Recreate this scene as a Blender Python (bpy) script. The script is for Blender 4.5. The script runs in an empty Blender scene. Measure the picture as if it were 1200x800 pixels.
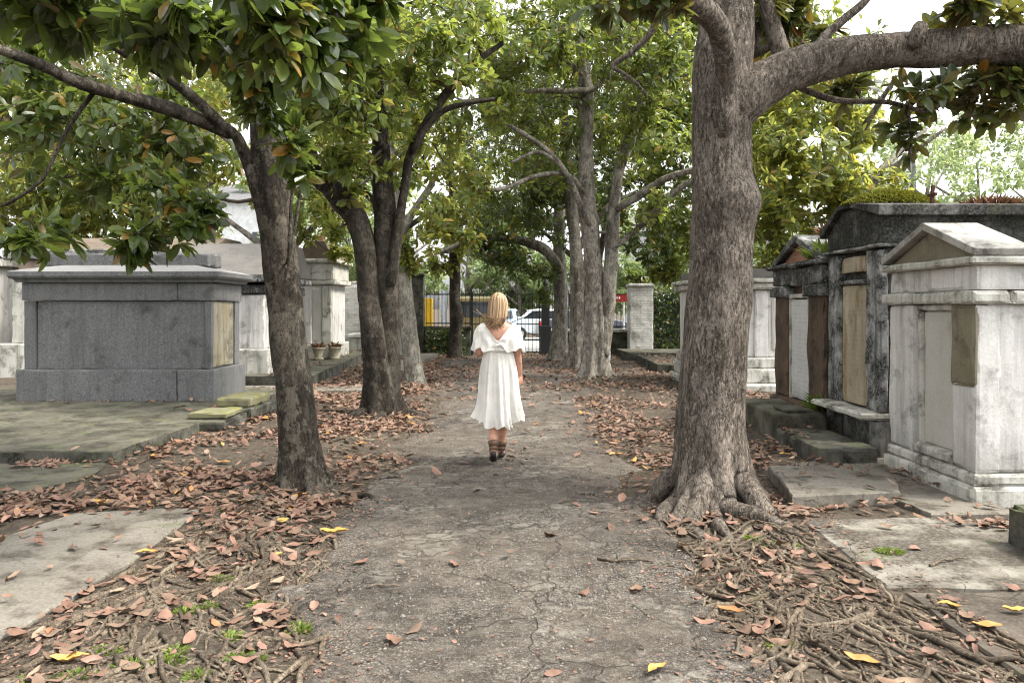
import bpy, math, random
import numpy as np
from mathutils import Vector, Matrix, kdtree

SC = bpy.context.scene
COL = SC.collection
rng = np.random.default_rng(11)
random.seed(11)
PI = math.pi
CAM_H = 1.53
FOC = 933.0          # focal length in photo pixels (1200 wide)
HOR = 360.0          # row of the horizon

def P(px, py, Y):
    return np.array([(px - 600.0) * Y / FOC, Y, CAM_H - (py - HOR) * Y / FOC])

# ------------------------------------------------------------------ noise
def _h(ix, iy, iz, seed):
    n = (ix * 374761393 + iy * 668265263 + iz * 2147483647 * 3 + seed * 1274126177) & 0xffffffff
    n = ((n ^ (n >> 13)) * 1274126177) & 0xffffffff
    n = (n ^ (n >> 16)) & 0xffffffff
    return n / 4294967295.0

def vn3(x, y, z, seed=0):
    x = np.asarray(x, float); y = np.asarray(y, float); z = np.asarray(z, float)
    x, y, z = np.broadcast_arrays(x, y, z)
    xi = np.floor(x).astype(np.int64); yi = np.floor(y).astype(np.int64); zi = np.floor(z).astype(np.int64)
    fx = x - xi; fy = y - yi; fz = z - zi
    fx = fx * fx * (3 - 2 * fx); fy = fy * fy * (3 - 2 * fy); fz = fz * fz * (3 - 2 * fz)
    r = 0
    for dx in (0, 1):
        for dy in (0, 1):
            for dz in (0, 1):
                w = (fx if dx else 1 - fx) * (fy if dy else 1 - fy) * (fz if dz else 1 - fz)
                r = r + w * _h(xi + dx, yi + dy, zi + dz, seed)
    return r * 2 - 1

def fbm3(x, y, z, o=4, seed=0):
    a, r = 1.0, 0
    for i in range(o):
        r = r + a * vn3(x, y, z, seed + i * 17)
        x = np.asarray(x) * 2.03; y = np.asarray(y) * 2.03; z = np.asarray(z) * 2.03; a *= .5
    return r

def smooth(a, b, x):
    t = np.clip((np.asarray(x, float) - a) / (b - a), 0, 1)
    return t * t * (3 - 2 * t)

# ------------------------------------------------------------------ objects
def tag(o, label=None, cat=None, group=None, kind=None):
    if label: o['label'] = label
    if cat: o['category'] = cat
    if group: o['group'] = group
    if kind: o['kind'] = kind
    return o

def thing(name, loc, label, cat, group=None, rz=0.0):
    o = bpy.data.objects.new(name, None)
    COL.objects.link(o)
    o.location = loc; o.rotation_euler = (0, 0, rz)
    o.empty_display_size = .2
    return tag(o, label, cat, group)

class MB:
    """collects shapes for one mesh object"""
    def __init__(s):
        s.v = []; s.f = []; s.n = 0; s.mi = []; s.cur = 0
        s.tint = []; s.usetint = False
    def add(s, verts, faces, tint=None):
        verts = np.asarray(verts, float).reshape(-1, 3)
        s.v.append(verts)
        for f in faces:
            s.f.append(tuple(int(i) + s.n for i in f))
        s.mi += [s.cur] * len(faces)
        if tint is not None:
            s.usetint = True
            s.tint += list(tint)
        else:
            s.tint += [0.0] * len(faces)
        s.n += len(verts)
        return s
    def box(s, x0, x1, y0, y1, z0, z1):
        v = [(x, y, z) for z in (z0, z1) for y in (y0, y1) for x in (x0, x1)]
        f = [(0, 2, 3, 1), (4, 5, 7, 6), (0, 1, 5, 4), (2, 6, 7, 3), (0, 4, 6, 2), (1, 3, 7, 5)]
        return s.add(v, f)
    def rbox(s, x0, x1, y0, y1, z0, z1, step=.09, amp=.006, chip=.012, seed=0):
        """a box with weathered, uneven faces and worn arrises"""
        lo = np.array([x0, y0, z0], float); hi = np.array([x1, y1, z1], float)
        if hi[0] < lo[0] or hi[1] < lo[1] or hi[2] < lo[2]:
            lo, hi = np.minimum(lo, hi), np.maximum(lo, hi)
        sz = hi - lo
        ns = [max(1, min(40, int(round(d / step)))) for d in sz]
        c = [np.linspace(lo[k], hi[k], ns[k] + 1) for k in range(3)]
        # put a row close to every arris so the wear stays local
        for k in range(3):
            e = min(.03, sz[k] * .25)
            c[k] = np.unique(np.concatenate([c[k], [lo[k] + e, hi[k] - e]]))
        for ax in range(3):
            a, b = (ax + 1) % 3, (ax + 2) % 3
            A, B = np.meshgrid(c[a], c[b], indexing='ij')
            na, nb = A.shape
            for side in (0, 1):
                Pn = np.zeros((na, nb, 3))
                Pn[..., a] = A; Pn[..., b] = B; Pn[..., ax] = hi[ax] if side else lo[ax]
                q = Pn.reshape(-1, 3)
                ext = sum(((np.abs(q[:, k] - lo[k]) < 1e-6) | (np.abs(q[:, k] - hi[k]) < 1e-6)).astype(int) for k in range(3))
                cen = (lo + hi) / 2
                w = chip * (.35 + np.clip(fbm3(q[:, 0] * 7, q[:, 1] * 7, q[:, 2] * 7, 3, seed + 5), 0, 1) * 1.6) * (ext >= 2)
                q2 = q.copy()
                for k in range(3):
                    onk = (np.abs(q[:, k] - lo[k]) < 1e-6) | (np.abs(q[:, k] - hi[k]) < 1e-6)
                    q2[:, k] += np.where(onk, -np.sign(q[:, k] - cen[k]) * np.minimum(w, sz[k] * .3), 0)
                    q2[:, k] += np.where(onk, np.minimum(amp, sz[k] * .2) * fbm3(q[:, 0] * 3.1, q[:, 1] * 3.1, q[:, 2] * 3.1, 3, seed + k * 7), 0)
                idx = np.arange(na * nb).reshape(na, nb)
                f = np.stack([idx[:-1, :-1], idx[1:, :-1], idx[1:, 1:], idx[:-1, 1:]], -1).reshape(-1, 4)
                if not side: f = f[:, ::-1]
                s.add(q2, f)
        return s
    def prism(s, poly, axis, a0, a1):
        """poly: 2-D points in the two other axes (in order x,y,z without axis), extruded along axis"""
        n = len(poly); v = []
        for a in (a0, a1):
            for p in poly:
                q = [p[0], p[1]]; q.insert(axis, a); v.append(q)
        f = [tuple(range(n - 1, -1, -1)), tuple(range(n, 2 * n))]
        for i in range(n):
            j = (i + 1) % n
            f.append((i, j, n + j, n + i))
        return s.add(v, f)
    def slab(s, poly, z0, z1, amp=.015, seed=0, step=.1):
        """irregular stone slab with uneven outline"""
        pts = []
        m = len(poly)
        for i in range(m):
            a = np.array(poly[i], float); b = np.array(poly[(i + 1) % m], float)
            k = max(1, int(np.linalg.norm(b - a) / step))
            for j in range(k):
                pts.append(a + (b - a) * j / k)
        pts = np.array(pts)
        pts[:, 0] += amp * fbm3(pts[:, 0] * 4, pts[:, 1] * 4, 0, 3, seed)
        pts[:, 1] += amp * fbm3(pts[:, 0] * 4, pts[:, 1] * 4, 5, 3, seed + 1)
        n = len(pts); c = pts.mean(0)
        rings = []
        for (sc, z) in ((1.0, z0), (1.0, z1 - .012), (None, z1)):
            q = pts.copy()
            if sc is None:
                d = c - pts; q = pts + d / np.linalg.norm(d, axis=1)[:, None] * .012
            rings.append(np.column_stack([q, np.full(n, z)]))
        for t in (.8, .55, .3):
            q = c + (pts - c) * t
            rings.append(np.column_stack([q, z1 + .006 * fbm3(q[:, 0] * 2, q[:, 1] * 2, 3, 3, seed)]))
        V = np.concatenate(rings + [np.array([[c[0], c[1], z1]])])
        f = []
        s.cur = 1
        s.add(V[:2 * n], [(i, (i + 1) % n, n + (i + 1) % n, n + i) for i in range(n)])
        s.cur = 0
        for r in range(1, len(rings) - 1):
            for i in range(n):
                j = (i + 1) % n
                f.append((r * n + i, r * n + j, (r + 1) * n + j, (r + 1) * n + i))
        L = (len(rings) - 1) * n
        for i in range(n):
            f.append((L + i, L + (i + 1) % n, len(V) - 1))
        return s.add(V, f)
    def tube(s, pts, rad, k=6, cap=True, disp=None, tint=None):
        V, F = tube_mesh(pts, rad, k, cap, disp)
        return s.add(V, F, None if tint is None else [tint] * len(F))
    def build(s, name, mats, parent=None, smooth_=False, origin=None, bevel=0):
        v = np.concatenate(s.v) if s.v else np.zeros((0, 3))
        off = np.zeros(3)
        if origin is not None:
            off = np.asarray(origin, float); v = v - off
        me = bpy.data.meshes.new(name)
        me.from_pydata(v.tolist(), [], s.f)
        if not isinstance(mats, (list, tuple)): mats = [mats]
        for m in mats: me.materials.append(m)
        if len(mats) > 1: me.polygons.foreach_set('material_index', s.mi)
        if s.usetint:
            at = me.attributes.new('tint', 'FLOAT', 'FACE')
            at.data.foreach_set('value', np.asarray(s.tint, np.float32))
        if smooth_: me.polygons.foreach_set('use_smooth', [True] * len(me.polygons))
        me.update()
        o = bpy.data.objects.new(name, me)
        COL.objects.link(o)
        if parent is not None: o.parent = parent
        elif origin is not None: o.location = off
        if bevel:
            b = o.modifiers.new('bevel', 'BEVEL'); b.width = bevel; b.segments = 2; b.limit_method = 'ANGLE'
        return o

def catmull(pts, step):
    pts = np.asarray(pts, float)
    if len(pts) < 3: 
        n = max(2, int(np.linalg.norm(pts[-1][:3] - pts[0][:3]) / step) + 1)
        t = np.linspace(0, 1, n)[:, None]
        return pts[0] * (1 - t) + pts[-1] * t
    e = np.vstack([2 * pts[0] - pts[1], pts, 2 * pts[-1] - pts[-2]])
    out = []
    for i in range(1, len(e) - 2):
        p0, p1, p2, p3 = e[i - 1], e[i], e[i + 1], e[i + 2]
        n = max(1, int(np.linalg.norm((p2 - p1)[:3]) / step))
        for j in range(n):
            t = j / n
            out.append(.5 * ((2 * p1) + (p2 - p0) * t + (2 * p0 - 5 * p1 + 4 * p2 - p3) * t * t + (3 * p1 - p0 - 3 * p2 + p3) * t ** 3))
    out.append(e[-2])
    return np.array(out)

def tube_mesh(pts, rad, k=6, cap=True, disp=None):
    pts = np.asarray(pts, float); n = len(pts)
    rad = np.broadcast_to(np.asarray(rad, float), (n,))
    T = np.gradient(pts, axis=0); T /= np.linalg.norm(T, axis=1)[:, None] + 1e-12
    ref = np.array([0., 1., 0.]) if abs(T[0][1]) < .9 else np.array([1., 0., 0.])
    N = np.zeros_like(pts); u = ref - T[0] * ref.dot(T[0]); u /= np.linalg.norm(u)
    for i in range(n):
        u = u - T[i] * u.dot(T[i]); u /= np.linalg.norm(u) + 1e-12; N[i] = u
    B = np.cross(T, N)
    th = np.linspace(0, 2 * PI, k, endpoint=False)
    R = rad[:, None] * np.ones((1, k))
    if disp is not None: R = disp(R, th, pts, N, B)
    V = pts[:, None, :] + R[..., None] * (np.cos(th)[None, :, None] * N[:, None, :] + np.sin(th)[None, :, None] * B[:, None, :])
    V = V.reshape(-1, 3)
    idx = np.arange(n * k).reshape(n, k); nx = np.roll(idx, -1, 1)
    F = np.stack([idx[:-1], nx[:-1], nx[1:], idx[1:]], -1).reshape(-1, 4).tolist()
    if cap:
        F.append(tuple(idx[0][::-1])); F.append(tuple(idx[-1]))
    return V, F

# ------------------------------------------------------------------ materials
class NT:
    def __init__(s, name):
        m = bpy.data.materials.new(name); m.use_nodes = True
        s.m = m; s.t = m.node_tree; s.t.nodes.clear()
        s.out = s.t.nodes.new('ShaderNodeOutputMaterial')
        s.geo = s.n('ShaderNodeNewGeometry')
        s.pos = s.geo.outputs['Position']
    def n(s, ty, **kw):
        nd = s.t.nodes.new(ty)
        for k, v in kw.items(): setattr(nd, k, v)
        return nd
    def set(s, sock, v):
        if hasattr(v, 'is_output') or isinstance(v, bpy.types.NodeSocket): s.t.links.new(v, sock)
        else:
            if isinstance(v, (tuple, list)) and len(v) == 3 and sock.type == 'RGBA': v = (*v, 1)
            sock.default_value = v
    def noise(s, scale, detail=4, rough=.55, vec=None, dist=0, ch='Fac'):
        nd = s.n('ShaderNodeTexNoise'); s.set(nd.inputs['Vector'], vec if vec is not None else s.pos)
        nd.inputs['Scale'].default_value = scale; nd.inputs['Detail'].default_value = detail
        nd.inputs['Roughness'].default_value = rough; nd.inputs['Distortion'].default_value = dist
        return nd.outputs[0 if ch == 'Fac' else 1]
    def scaled(s, sx, sy, sz, vec=None, off=(0, 0, 0)):
        nd = s.n('ShaderNodeMapping'); s.set(nd.inputs['Vector'], vec if vec is not None else s.pos)
        nd.inputs['Scale'].default_value = (sx, sy, sz); nd.inputs['Location'].default_value = off
        return nd.outputs[0]
    def warp(s, amt, scale, vec=None):
        base = vec if vec is not None else s.pos
        c = s.noise(scale, 3, vec=base, ch='Color')
        a = s.n('ShaderNodeVectorMath', operation='SUBTRACT'); s.set(a.inputs[0], c); a.inputs[1].default_value = (.5, .5, .5)
        b = s.n('ShaderNodeVectorMath', operation='SCALE'); s.set(b.inputs[0], a.outputs[0]); b.inputs['Scale'].default_value = amt
        d = s.n('ShaderNodeVectorMath', operation='ADD'); s.set(d.inputs[0], base); s.set(d.inputs[1], b.outputs[0])
        return d.outputs[0]
    def vor(s, scale, feature='F1', vec=None, rnd=1, out=0):
        nd = s.n('ShaderNodeTexVoronoi', feature=feature); s.set(nd.inputs['Vector'], vec if vec is not None else s.pos)
        nd.inputs['Scale'].default_value = scale; nd.inputs['Randomness'].default_value = rnd
        return nd.outputs[out]
    def ramp(s, fac, stops, interp='LINEAR'):
        nd = s.n('ShaderNodeValToRGB'); s.set(nd.inputs[0], fac)
        cr = nd.color_ramp; cr.interpolation = interp
        while len(cr.elements) < len(stops): cr.elements.new(.5)
        for e, (p, c) in zip(cr.elements, stops):
            e.position = p
            e.color = (c, c, c, 1) if not isinstance(c, (tuple, list)) else (*c[:3], 1)
        return nd.outputs[0]
    def mix(s, fac, a, b, mode='MIX'):
        nd = s.n('ShaderNodeMix', data_type='RGBA', blend_type=mode)
        s.set(nd.inputs[0], fac); s.set(nd.inputs[6], a); s.set(nd.inputs[7], b)
        return nd.outputs[2]
    def math(s, op, a, b=0.0):
        nd = s.n('ShaderNodeMath', operation=op); s.set(nd.inputs[0], a); s.set(nd.inputs[1], b)
        return nd.outputs[0]
    def sep(s, vec=None):
        nd = s.n('ShaderNodeSeparateXYZ'); s.set(nd.inputs[0], vec if vec is not None else s.pos); return nd.outputs
    def nz(s):
        nd = s.n('ShaderNodeSeparateXYZ'); s.set(nd.inputs[0], s.geo.outputs['Normal']); return nd.outputs[2]
    def bump(s, h, strength=.5, dist=.02, normal=None):
        nd = s.n('ShaderNodeBump'); s.set(nd.inputs['Height'], h)
        nd.inputs['Strength'].default_value = strength; nd.inputs['Distance'].default_value = dist
        if normal is not None: s.set(nd.inputs['Normal'], normal)
        return nd.outputs[0]
    def bsdf(s, col, rough=.8, normal=None, metal=0, spec=.3, **kw):
        b = s.n('ShaderNodeBsdfPrincipled')
        s.set(b.inputs['Base Color'], col); s.set(b.inputs['Roughness'], rough)
        b.inputs['Metallic'].default_value = metal; b.inputs['Specular IOR Level'].default_value = spec
        if normal is not None: s.set(b.inputs['Normal'], normal)
        for k, v in kw.items(): s.set(b.inputs[k], v)
        return b.outputs[0]
    def done(s, sh):
        s.t.links.new(sh, s.out.inputs['Surface']); return s.m

def stone(name, c1, c2, dark=(.03, .03, .028), dark_amt=.5, streak=.5, moss=0.0, moss_col=(.07, .085, .03), rust=0.0,
          rust_col=(.2, .1, .045), scale=1.0, bump=.5, rough=.85, grain=60, low_dirt=0.0, top_dark=None, cracks=0.0, script=0.0, gmix=.3):
    """weathered masonry: two tones, dark growth in patches and vertical streaks, moss, rust"""
    t = NT(name)
    big = t.noise(1.7 * scale, 6, .62)
    col = t.mix(t.ramp(big, [(.35, 0.), (.65, 1.)]), c1, c2)
    fine = t.noise(grain, 3, .7)
    col = t.mix(gmix, col, t.mix(t.ramp(fine, [(.3, 0.), (.7, 1.)]), tuple(x * .6 for x in c1), tuple(min(1, x * 1.15) for x in c2)))
    sv = t.noise(1, 5, .65, vec=t.scaled(9 * scale, 9 * scale, .7 * scale))
    sv2 = t.noise(1, 4, .6, vec=t.scaled(26 * scale, 26 * scale, 1.3 * scale))
    patch = t.noise(3.3 * scale, 7, .68, vec=t.warp(.25, 2.2))
    if streak > 0:
        m = t.math('MULTIPLY', t.ramp(sv, [(.47, 0.), (.68, 1.)]), streak)
        m = t.math('MULTIPLY', m, t.ramp(sv2, [(.3, .35), (.65, 1.)]))
        col = t.mix(m, col, tuple(x * 1.5 + .01 for x in dark))
    if rust > 0:
        m = t.math('MULTIPLY', t.ramp(t.noise(1, 5, .6, vec=t.scaled(5, 5, 1.6, off=(3, 7, 1))), [(.5, 0.), (.66, 1.)]), rust)
        col = t.mix(m, col, rust_col)
    if dark_amt > 0:
        lo = .72 - .34 * dark_amt
        m = t.ramp(patch, [(max(.02, lo - .07), 0.), (min(.98, lo + .1), 1.)])
        m = t.math('MULTIPLY', m, t.ramp(t.noise(38, 4, .75), [(.3, .35), (.55, 1.)]))
        col = t.mix(m, col, dark)
    if top_dark is not None:
        z0, z1 = top_dark
        zz = t.math('ADD', t.sep()[2], t.math('MULTIPLY', t.math('SUBTRACT', patch, .5), .9))
        mr = t.n('ShaderNodeMapRange'); t.set(mr.inputs[0], zz); mr.inputs[1].default_value = z0; mr.inputs[2].default_value = z1
        m = t.math('MULTIPLY', mr.outputs[0], t.ramp(t.noise(24, 5, .75), [(.25, .45), (.55, 1.)]))
        col = t.mix(m, col, dark)
    if low_dirt > 0:
        zz = t.math('ADD', t.sep()[2], t.math('MULTIPLY', t.math('SUBTRACT', patch, .5), .7))
        mr = t.n('ShaderNodeMapRange'); t.set(mr.inputs[0], zz); mr.inputs[1].default_value = .55; mr.inputs[2].default_value = .05
        col = t.mix(t.math('MULTIPLY', mr.outputs[0], low_dirt), col, (.075, .068, .045))
    if moss > 0:
        up = t.ramp(t.nz(), [(.0, .35), (.75, 1.)])
        m = t.math('MULTIPLY', t.ramp(t.noise(4.5, 7, .7, vec=t.scaled(1, 1, 1, off=(9, 2, 4))), [(.62 - .22 * moss, 0.), (.72 - .1 * moss, 1.)]), up)
        mc = t.mix(t.noise(45, 3), tuple(x * .6 for x in moss_col), tuple(x * 1.7 for x in moss_col))
        col = t.mix(t.math('MULTIPLY', m, .85), col, mc)
    if script > 0:      # worn rows of illegible carving
        zz = t.sep()
        row = t.math('FRACT', t.math('MULTIPLY', zz[2], 19.0))
        band = t.math('MULTIPLY', t.ramp(row, [(.2, 0.), (.3, 1.)]), t.ramp(row, [(.62, 1.), (.72, 0.)]))
        lt = t.noise(1, 2, .5, vec=t.scaled(90, 90, 19))
        gap = t.ramp(t.noise(1, 1, .5, vec=t.scaled(9, 9, 19, off=(0, 0, 3))), [(.42, 0.), (.5, 1.)])
        sc_ = t.math('MULTIPLY', t.math('MULTIPLY', band, t.ramp(lt, [(.46, 0.), (.54, 1.)])), t.math('MULTIPLY', gap, script))
        col = t.mix(sc_, col, tuple(x * .35 for x in c1))
    h = t.math('ADD', t.math('MULTIPLY', t.noise(grain * .5, 6, .75), .6), t.math('MULTIPLY', patch, .8))
    if cracks > 0:
        e = t.vor(2.6, 'DISTANCE_TO_EDGE', vec=t.warp(.35, 3.5))
        cm = t.ramp(e, [(.0, 1.), (.012, 0.)])
        cm = t.math('MULTIPLY', cm, t.ramp(t.noise(1.1, 3), [(.45, 0.), (.6, cracks)]))
        col = t.mix(cm, col, (.02, .018, .015))
        h = t.math('SUBTRACT', h, cm)
    return t.done(t.bsdf(col, rough, t.bump(h, bump, .012), spec=.25))

def brick(name, b1, b2, mortar, white=.0, ivy=0.0, rot=0):
    t = NT(name)
    xyz = t.sep()
    cb = t.n('ShaderNodeCombineXYZ')
    t.set(cb.inputs[0], t.math('ADD', xyz[0], xyz[1])); t.set(cb.inputs[1], xyz[2])
    w = t.warp(.012, 9, vec=cb.outputs[0])
    bt = t.n('ShaderNodeTexBrick'); t.set(bt.inputs['Vector'], w)
    t.set(bt.inputs['Color1'], (*b1, 1)); t.set(bt.inputs['Color2'], (*b2, 1)); t.set(bt.inputs['Mortar'], (*mortar, 1))
    bt.inputs['Scale'].default_value = 1; bt.inputs['Brick Width'].default_value = .22; bt.inputs['Row Height'].default_value = .078
    bt.inputs['Mortar Size'].default_value = .008; bt.inputs['Mortar Smooth'].default_value = .3
    col = t.mix(.5, bt.outputs[0], t.mix(t.noise(14, 5, .7), tuple(x * .5 for x in b1), tuple(min(1, x * 1.3) for x in b2)))
    col = t.mix(t.math('MULTIPLY', t.ramp(t.noise(2.2, 6, .65), [(.5, 0.), (.68, 1.)]), .7), col, (.05, .052, .035))
    h = t.math('ADD', t.math('MULTIPLY', bt.outputs[1], -1.), t.math('MULTIPLY', t.noise(40, 5), .5))
    return t.done(t.bsdf(col, .9, t.bump(h, .7, .012), spec=.2))

def bark(name, c1, c2, dark, pale, pale_amt=.4, vscale=9, moss=.15, bump=.9, dark_amt=.4, crisp=.6, tinted=False):
    t = NT(name)
    w = t.warp(.05, 6)
    wr = t.noise(1, 7, .72, vec=t.scaled(vscale * 2.2, vscale * 2.2, vscale * .95, vec=w))
    rid = t.noise(1, 4, .6, vec=t.scaled(vscale * 1.6, vscale * 1.6, vscale * .22, vec=w))
    cell = t.vor(1, 'DISTANCE_TO_EDGE', vec=t.scaled(vscale * 9, vscale * 9, vscale * 6.5, vec=t.warp(.09, 14)))
    cmask = t.ramp(t.noise(3.5, 4, .6, vec=t.scaled(1, 1, .7, off=(6, 6, 2))), [(.4, .25), (.6, 1.)])
    col = t.mix(t.ramp(wr, [(.36, 0.), (.64, 1.)]), c1, c2)
    col = t.mix(t.math('MULTIPLY', t.ramp(t.noise(2.1, 6, .66, vec=t.warp(.3, 2)), [(.47, 0.), (.58, 1.)]), pale_amt), col, pale)
    col = t.mix(t.math('MULTIPLY', t.ramp(t.noise(13, 5, .75), [(.515, 0.), (.6, 1.)]), pale_amt), col, tuple(min(1, x * 1.25) for x in pale))
    col = t.mix(t.math('MULTIPLY', t.ramp(t.noise(1, 5, .66, vec=t.scaled(5, 5, 1.3, off=(4, 1, 7))), [(.47, 0.), (.6, 1.)]), dark_amt), col, dark)
    col = t.mix(t.math('MULTIPLY', t.ramp(wr, [(.32, 1.), (.46, 0.)]), .75), col, dark)
    col = t.mix(t.math('MULTIPLY', t.ramp(cell, [(0., .75 * crisp), (.16, 0.)]), cmask), col, tuple(x * .7 for x in dark))
    fw = t.noise(1, 6, .78, vec=t.scaled(vscale * 5, vscale * 5, vscale * 1.9, vec=w))
    col = t.mix(t.math('MULTIPLY', t.ramp(fw, [(.38, 1.), (.49, 0.)]), .85 * crisp), col, tuple(x * .9 for x in dark))
    col = t.mix(t.math('MULTIPLY', t.ramp(fw, [(.53, 0.), (.63, 1.)]), .6 * crisp), col, tuple(min(1, x * 1.7) for x in c2))
    n1 = t.noise(1, 5, .62, vec=t.scaled(vscale * 2.4, vscale * 2.4, vscale * .6, vec=w))
    n2 = t.noise(1, 4, .6, vec=t.scaled(vscale * 5.5, vscale * 5.5, vscale * 2.4, vec=w, off=(3, 1, 8)))
    f1 = t.ramp(t.math('ABSOLUTE', t.math('SUBTRACT', n1, .5)), [(0., 1.), (.02, 0.)])
    f2 = t.math('MULTIPLY', t.ramp(t.math('ABSOLUTE', t.math('SUBTRACT', n2, .5)), [(0., 1.), (.028, 0.)]), cmask)
    lich = t.ramp(t.noise(5.5, 6, .7, vec=t.scaled(1, 1, .8, off=(1, 9, 5))), [(.555, 0.), (.58, 1.)])
    col = t.mix(t.math('MULTIPLY', lich, pale_amt), col, tuple(min(1, x * 1.15) for x in pale))
    col = t.mix(t.math('MULTIPLY', f1, min(1, .85 * crisp + .1)), col, tuple(x * .75 for x in dark))
    col = t.mix(t.math('MULTIPLY', f2, .7 * crisp), col, tuple(x * .9 for x in dark))
    if moss:
        col = t.mix(t.math('MULTIPLY', t.ramp(t.noise(3.2, 6, .7, vec=t.scaled(1, 1, .6, off=(2, 8, 1))), [(.56, 0.), (.7, 1.)]), moss), col, (.055, .075, .022))
    if tinted:
        a = t.n('ShaderNodeAttribute'); a.attribute_name = 'tint'
        col = t.mix(.6, col, t.mix(1., col, t.ramp(a.outputs['Fac'], [(0, (.3, .25, .2)), (.5, (.85, .78, .68)), (1, (1.4, 1.32, 1.15))]), 'MULTIPLY'))
    h = t.math('ADD', t.math('MULTIPLY', wr, 1.), t.math('MULTIPLY', rid, .9))
    h = t.math('ADD', h, t.math('MULTIPLY', t.ramp(cell, [(0., 0.), (.25, .4)]), cmask))
    h = t.math('ADD', h, t.math('MULTIPLY', t.noise(1, 5, .75, vec=t.scaled(vscale * 8, vscale * 8, vscale * 5)), .7))
    h = t.math('ADD', h, t.math('MULTIPLY', fw, 1.2))
    h = t.math('SUBTRACT', h, t.math('MULTIPLY', f1, .8)); h = t.math('SUBTRACT', h, t.math('MULTIPLY', f2, .45))
    return t.done(t.bsdf(col, .9, t.bump(h, bump, .03), spec=.2))

def leafmat(name, stops, under, trans=.3, rough=.38, tcol=(.3, .36, .05), spec=.5, v1=(.01, .015, .006), v2=(.09, .12, .04), vamt=.35, bf=.8):
    """glossy evergreen leaf: the rusty felt underside is part of the species"""
    t = NT(name)
    a = t.n('ShaderNodeAttribute'); a.attribute_name = 'tint'
    top = t.ramp(a.outputs['Fac'], stops)
    v = t.noise(22, 3)
    top = t.mix(vamt, top, t.mix(t.ramp(v, [(.3, 0.), (.7, 1.)]), v1, v2))
    col = t.mix(t.math('MULTIPLY', t.geo.outputs['Backfacing'], bf), top, t.mix(a.outputs['Fac'], under, top))
    b = t.bsdf(col, rough, t.bump(v, .15, .01), spec=spec)
    tr = t.n('ShaderNodeBsdfTranslucent'); t.set(tr.inputs[0], t.mix(.55, tcol, top))
    mx = t.n('ShaderNodeMixShader'); mx.inputs[0].default_value = trans
    t.t.links.new(b, mx.inputs[1]); t.t.links.new(tr.outputs[0], mx.inputs[2])
    return t.done(mx.outputs[0])

def plain(name, col, rough=.6, metal=0, var=.25, scale=12, bump=.15, spec=.4, trans=0):
    t = NT(name)
    c = t.mix(t.ramp(t.noise(scale, 5, .65), [(.3, 0.), (.7, 1.)]), tuple(x * (1 - var) for x in col), tuple(min(1, x * (1 + var)) for x in col))
    sh = t.bsdf(c, rough, t.bump(t.noise(scale * 4, 4), bump, .006), metal, spec)
    if trans:
        tr = t.n('ShaderNodeBsdfTranslucent'); t.set(tr.inputs[0], c)
        mx = t.n('ShaderNodeMixShader'); mx.inputs[0].default_value = trans
        t.t.links.new(sh, mx.inputs[1]); t.t.links.new(tr.outputs[0], mx.inputs[2]); sh = mx.outputs[0]
    return t.done(sh)
# ------------------------------------------------------------------ camera, world, light
cam_d = bpy.data.cameras.new('camera'); cam = bpy.data.objects.new('camera', cam_d); COL.objects.link(cam)
cam.location = (0, 0, CAM_H); cam.rotation_euler = (PI / 2, 0, 0)
cam_d.sensor_width = 36; cam_d.lens = FOC / 1200 * 36; cam_d.shift_y = -(400 - HOR) / 1200
cam_d.clip_start = .05; cam_d.clip_end = 1500
SC.camera = cam

SUN_EL, SUN_AZ = math.radians(56), math.radians(100)     # azimuth clockwise from +Y
W = bpy.data.worlds.new('World'); SC.world = W; W.use_nodes = True
nt = W.node_tree; nt.nodes.clear()
sky = nt.nodes.new('ShaderNodeTexSky'); sky.sky_type = 'NISHITA'; sky.sun_disc = False
sky.sun_elevation = SUN_EL; sky.sun_rotation = SUN_AZ
sky.air_density = 1.0; sky.dust_density = 4.0; sky.ozone_density = 1.0
hs = nt.nodes.new('ShaderNodeHueSaturation'); hs.inputs['Saturation'].default_value = .05
bg = nt.nodes.new('ShaderNodeBackground'); bg.inputs[1].default_value = .15
wo = nt.nodes.new('ShaderNodeOutputWorld')
nt.links.new(sky.outputs[0], hs.inputs['Color']); nt.links.new(hs.outputs[0], bg.inputs[0]); nt.links.new(bg.outputs[0], wo.inputs[0])
sd = bpy.data.lights.new('sun', 'SUN'); sd.energy = 1.5; sd.angle = math.radians(11); sd.color = (1, .91, .78)
so = bpy.data.objects.new('sun', sd); COL.objects.link(so)
sdir = Vector((math.sin(SUN_AZ) * math.cos(SUN_EL), math.cos(SUN_AZ) * math.cos(SUN_EL), math.sin(SUN_EL)))
so.rotation_euler = sdir.to_track_quat('Z', 'Y').to_euler(); so.location = (0, 0, 30)

SC.view_settings.view_transform = 'Standard'; SC.view_settings.look = 'None'
SC.view_settings.exposure = 1.95; SC.view_settings.gamma = 1
SC.view_settings.use_curve_mapping = False
SC.render.engine = 'CYCLES'
SC.cycles.use_denoising = True; SC.cycles.denoising_prefilter = 'ACCURATE'
SC.cycles.filter_width = 1.15; SC.cycles.use_adaptive_sampling = False; SC.cycles.sample_clamp_indirect = 4
SC.cycles.max_bounces = 8; SC.cycles.diffuse_bounces = 5; SC.cycles.transmission_bounces = 5; SC.cycles.transparent_max_bounces = 8
SC.cycles.caustics_reflective = False; SC.cycles.caustics_refractive = False

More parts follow.
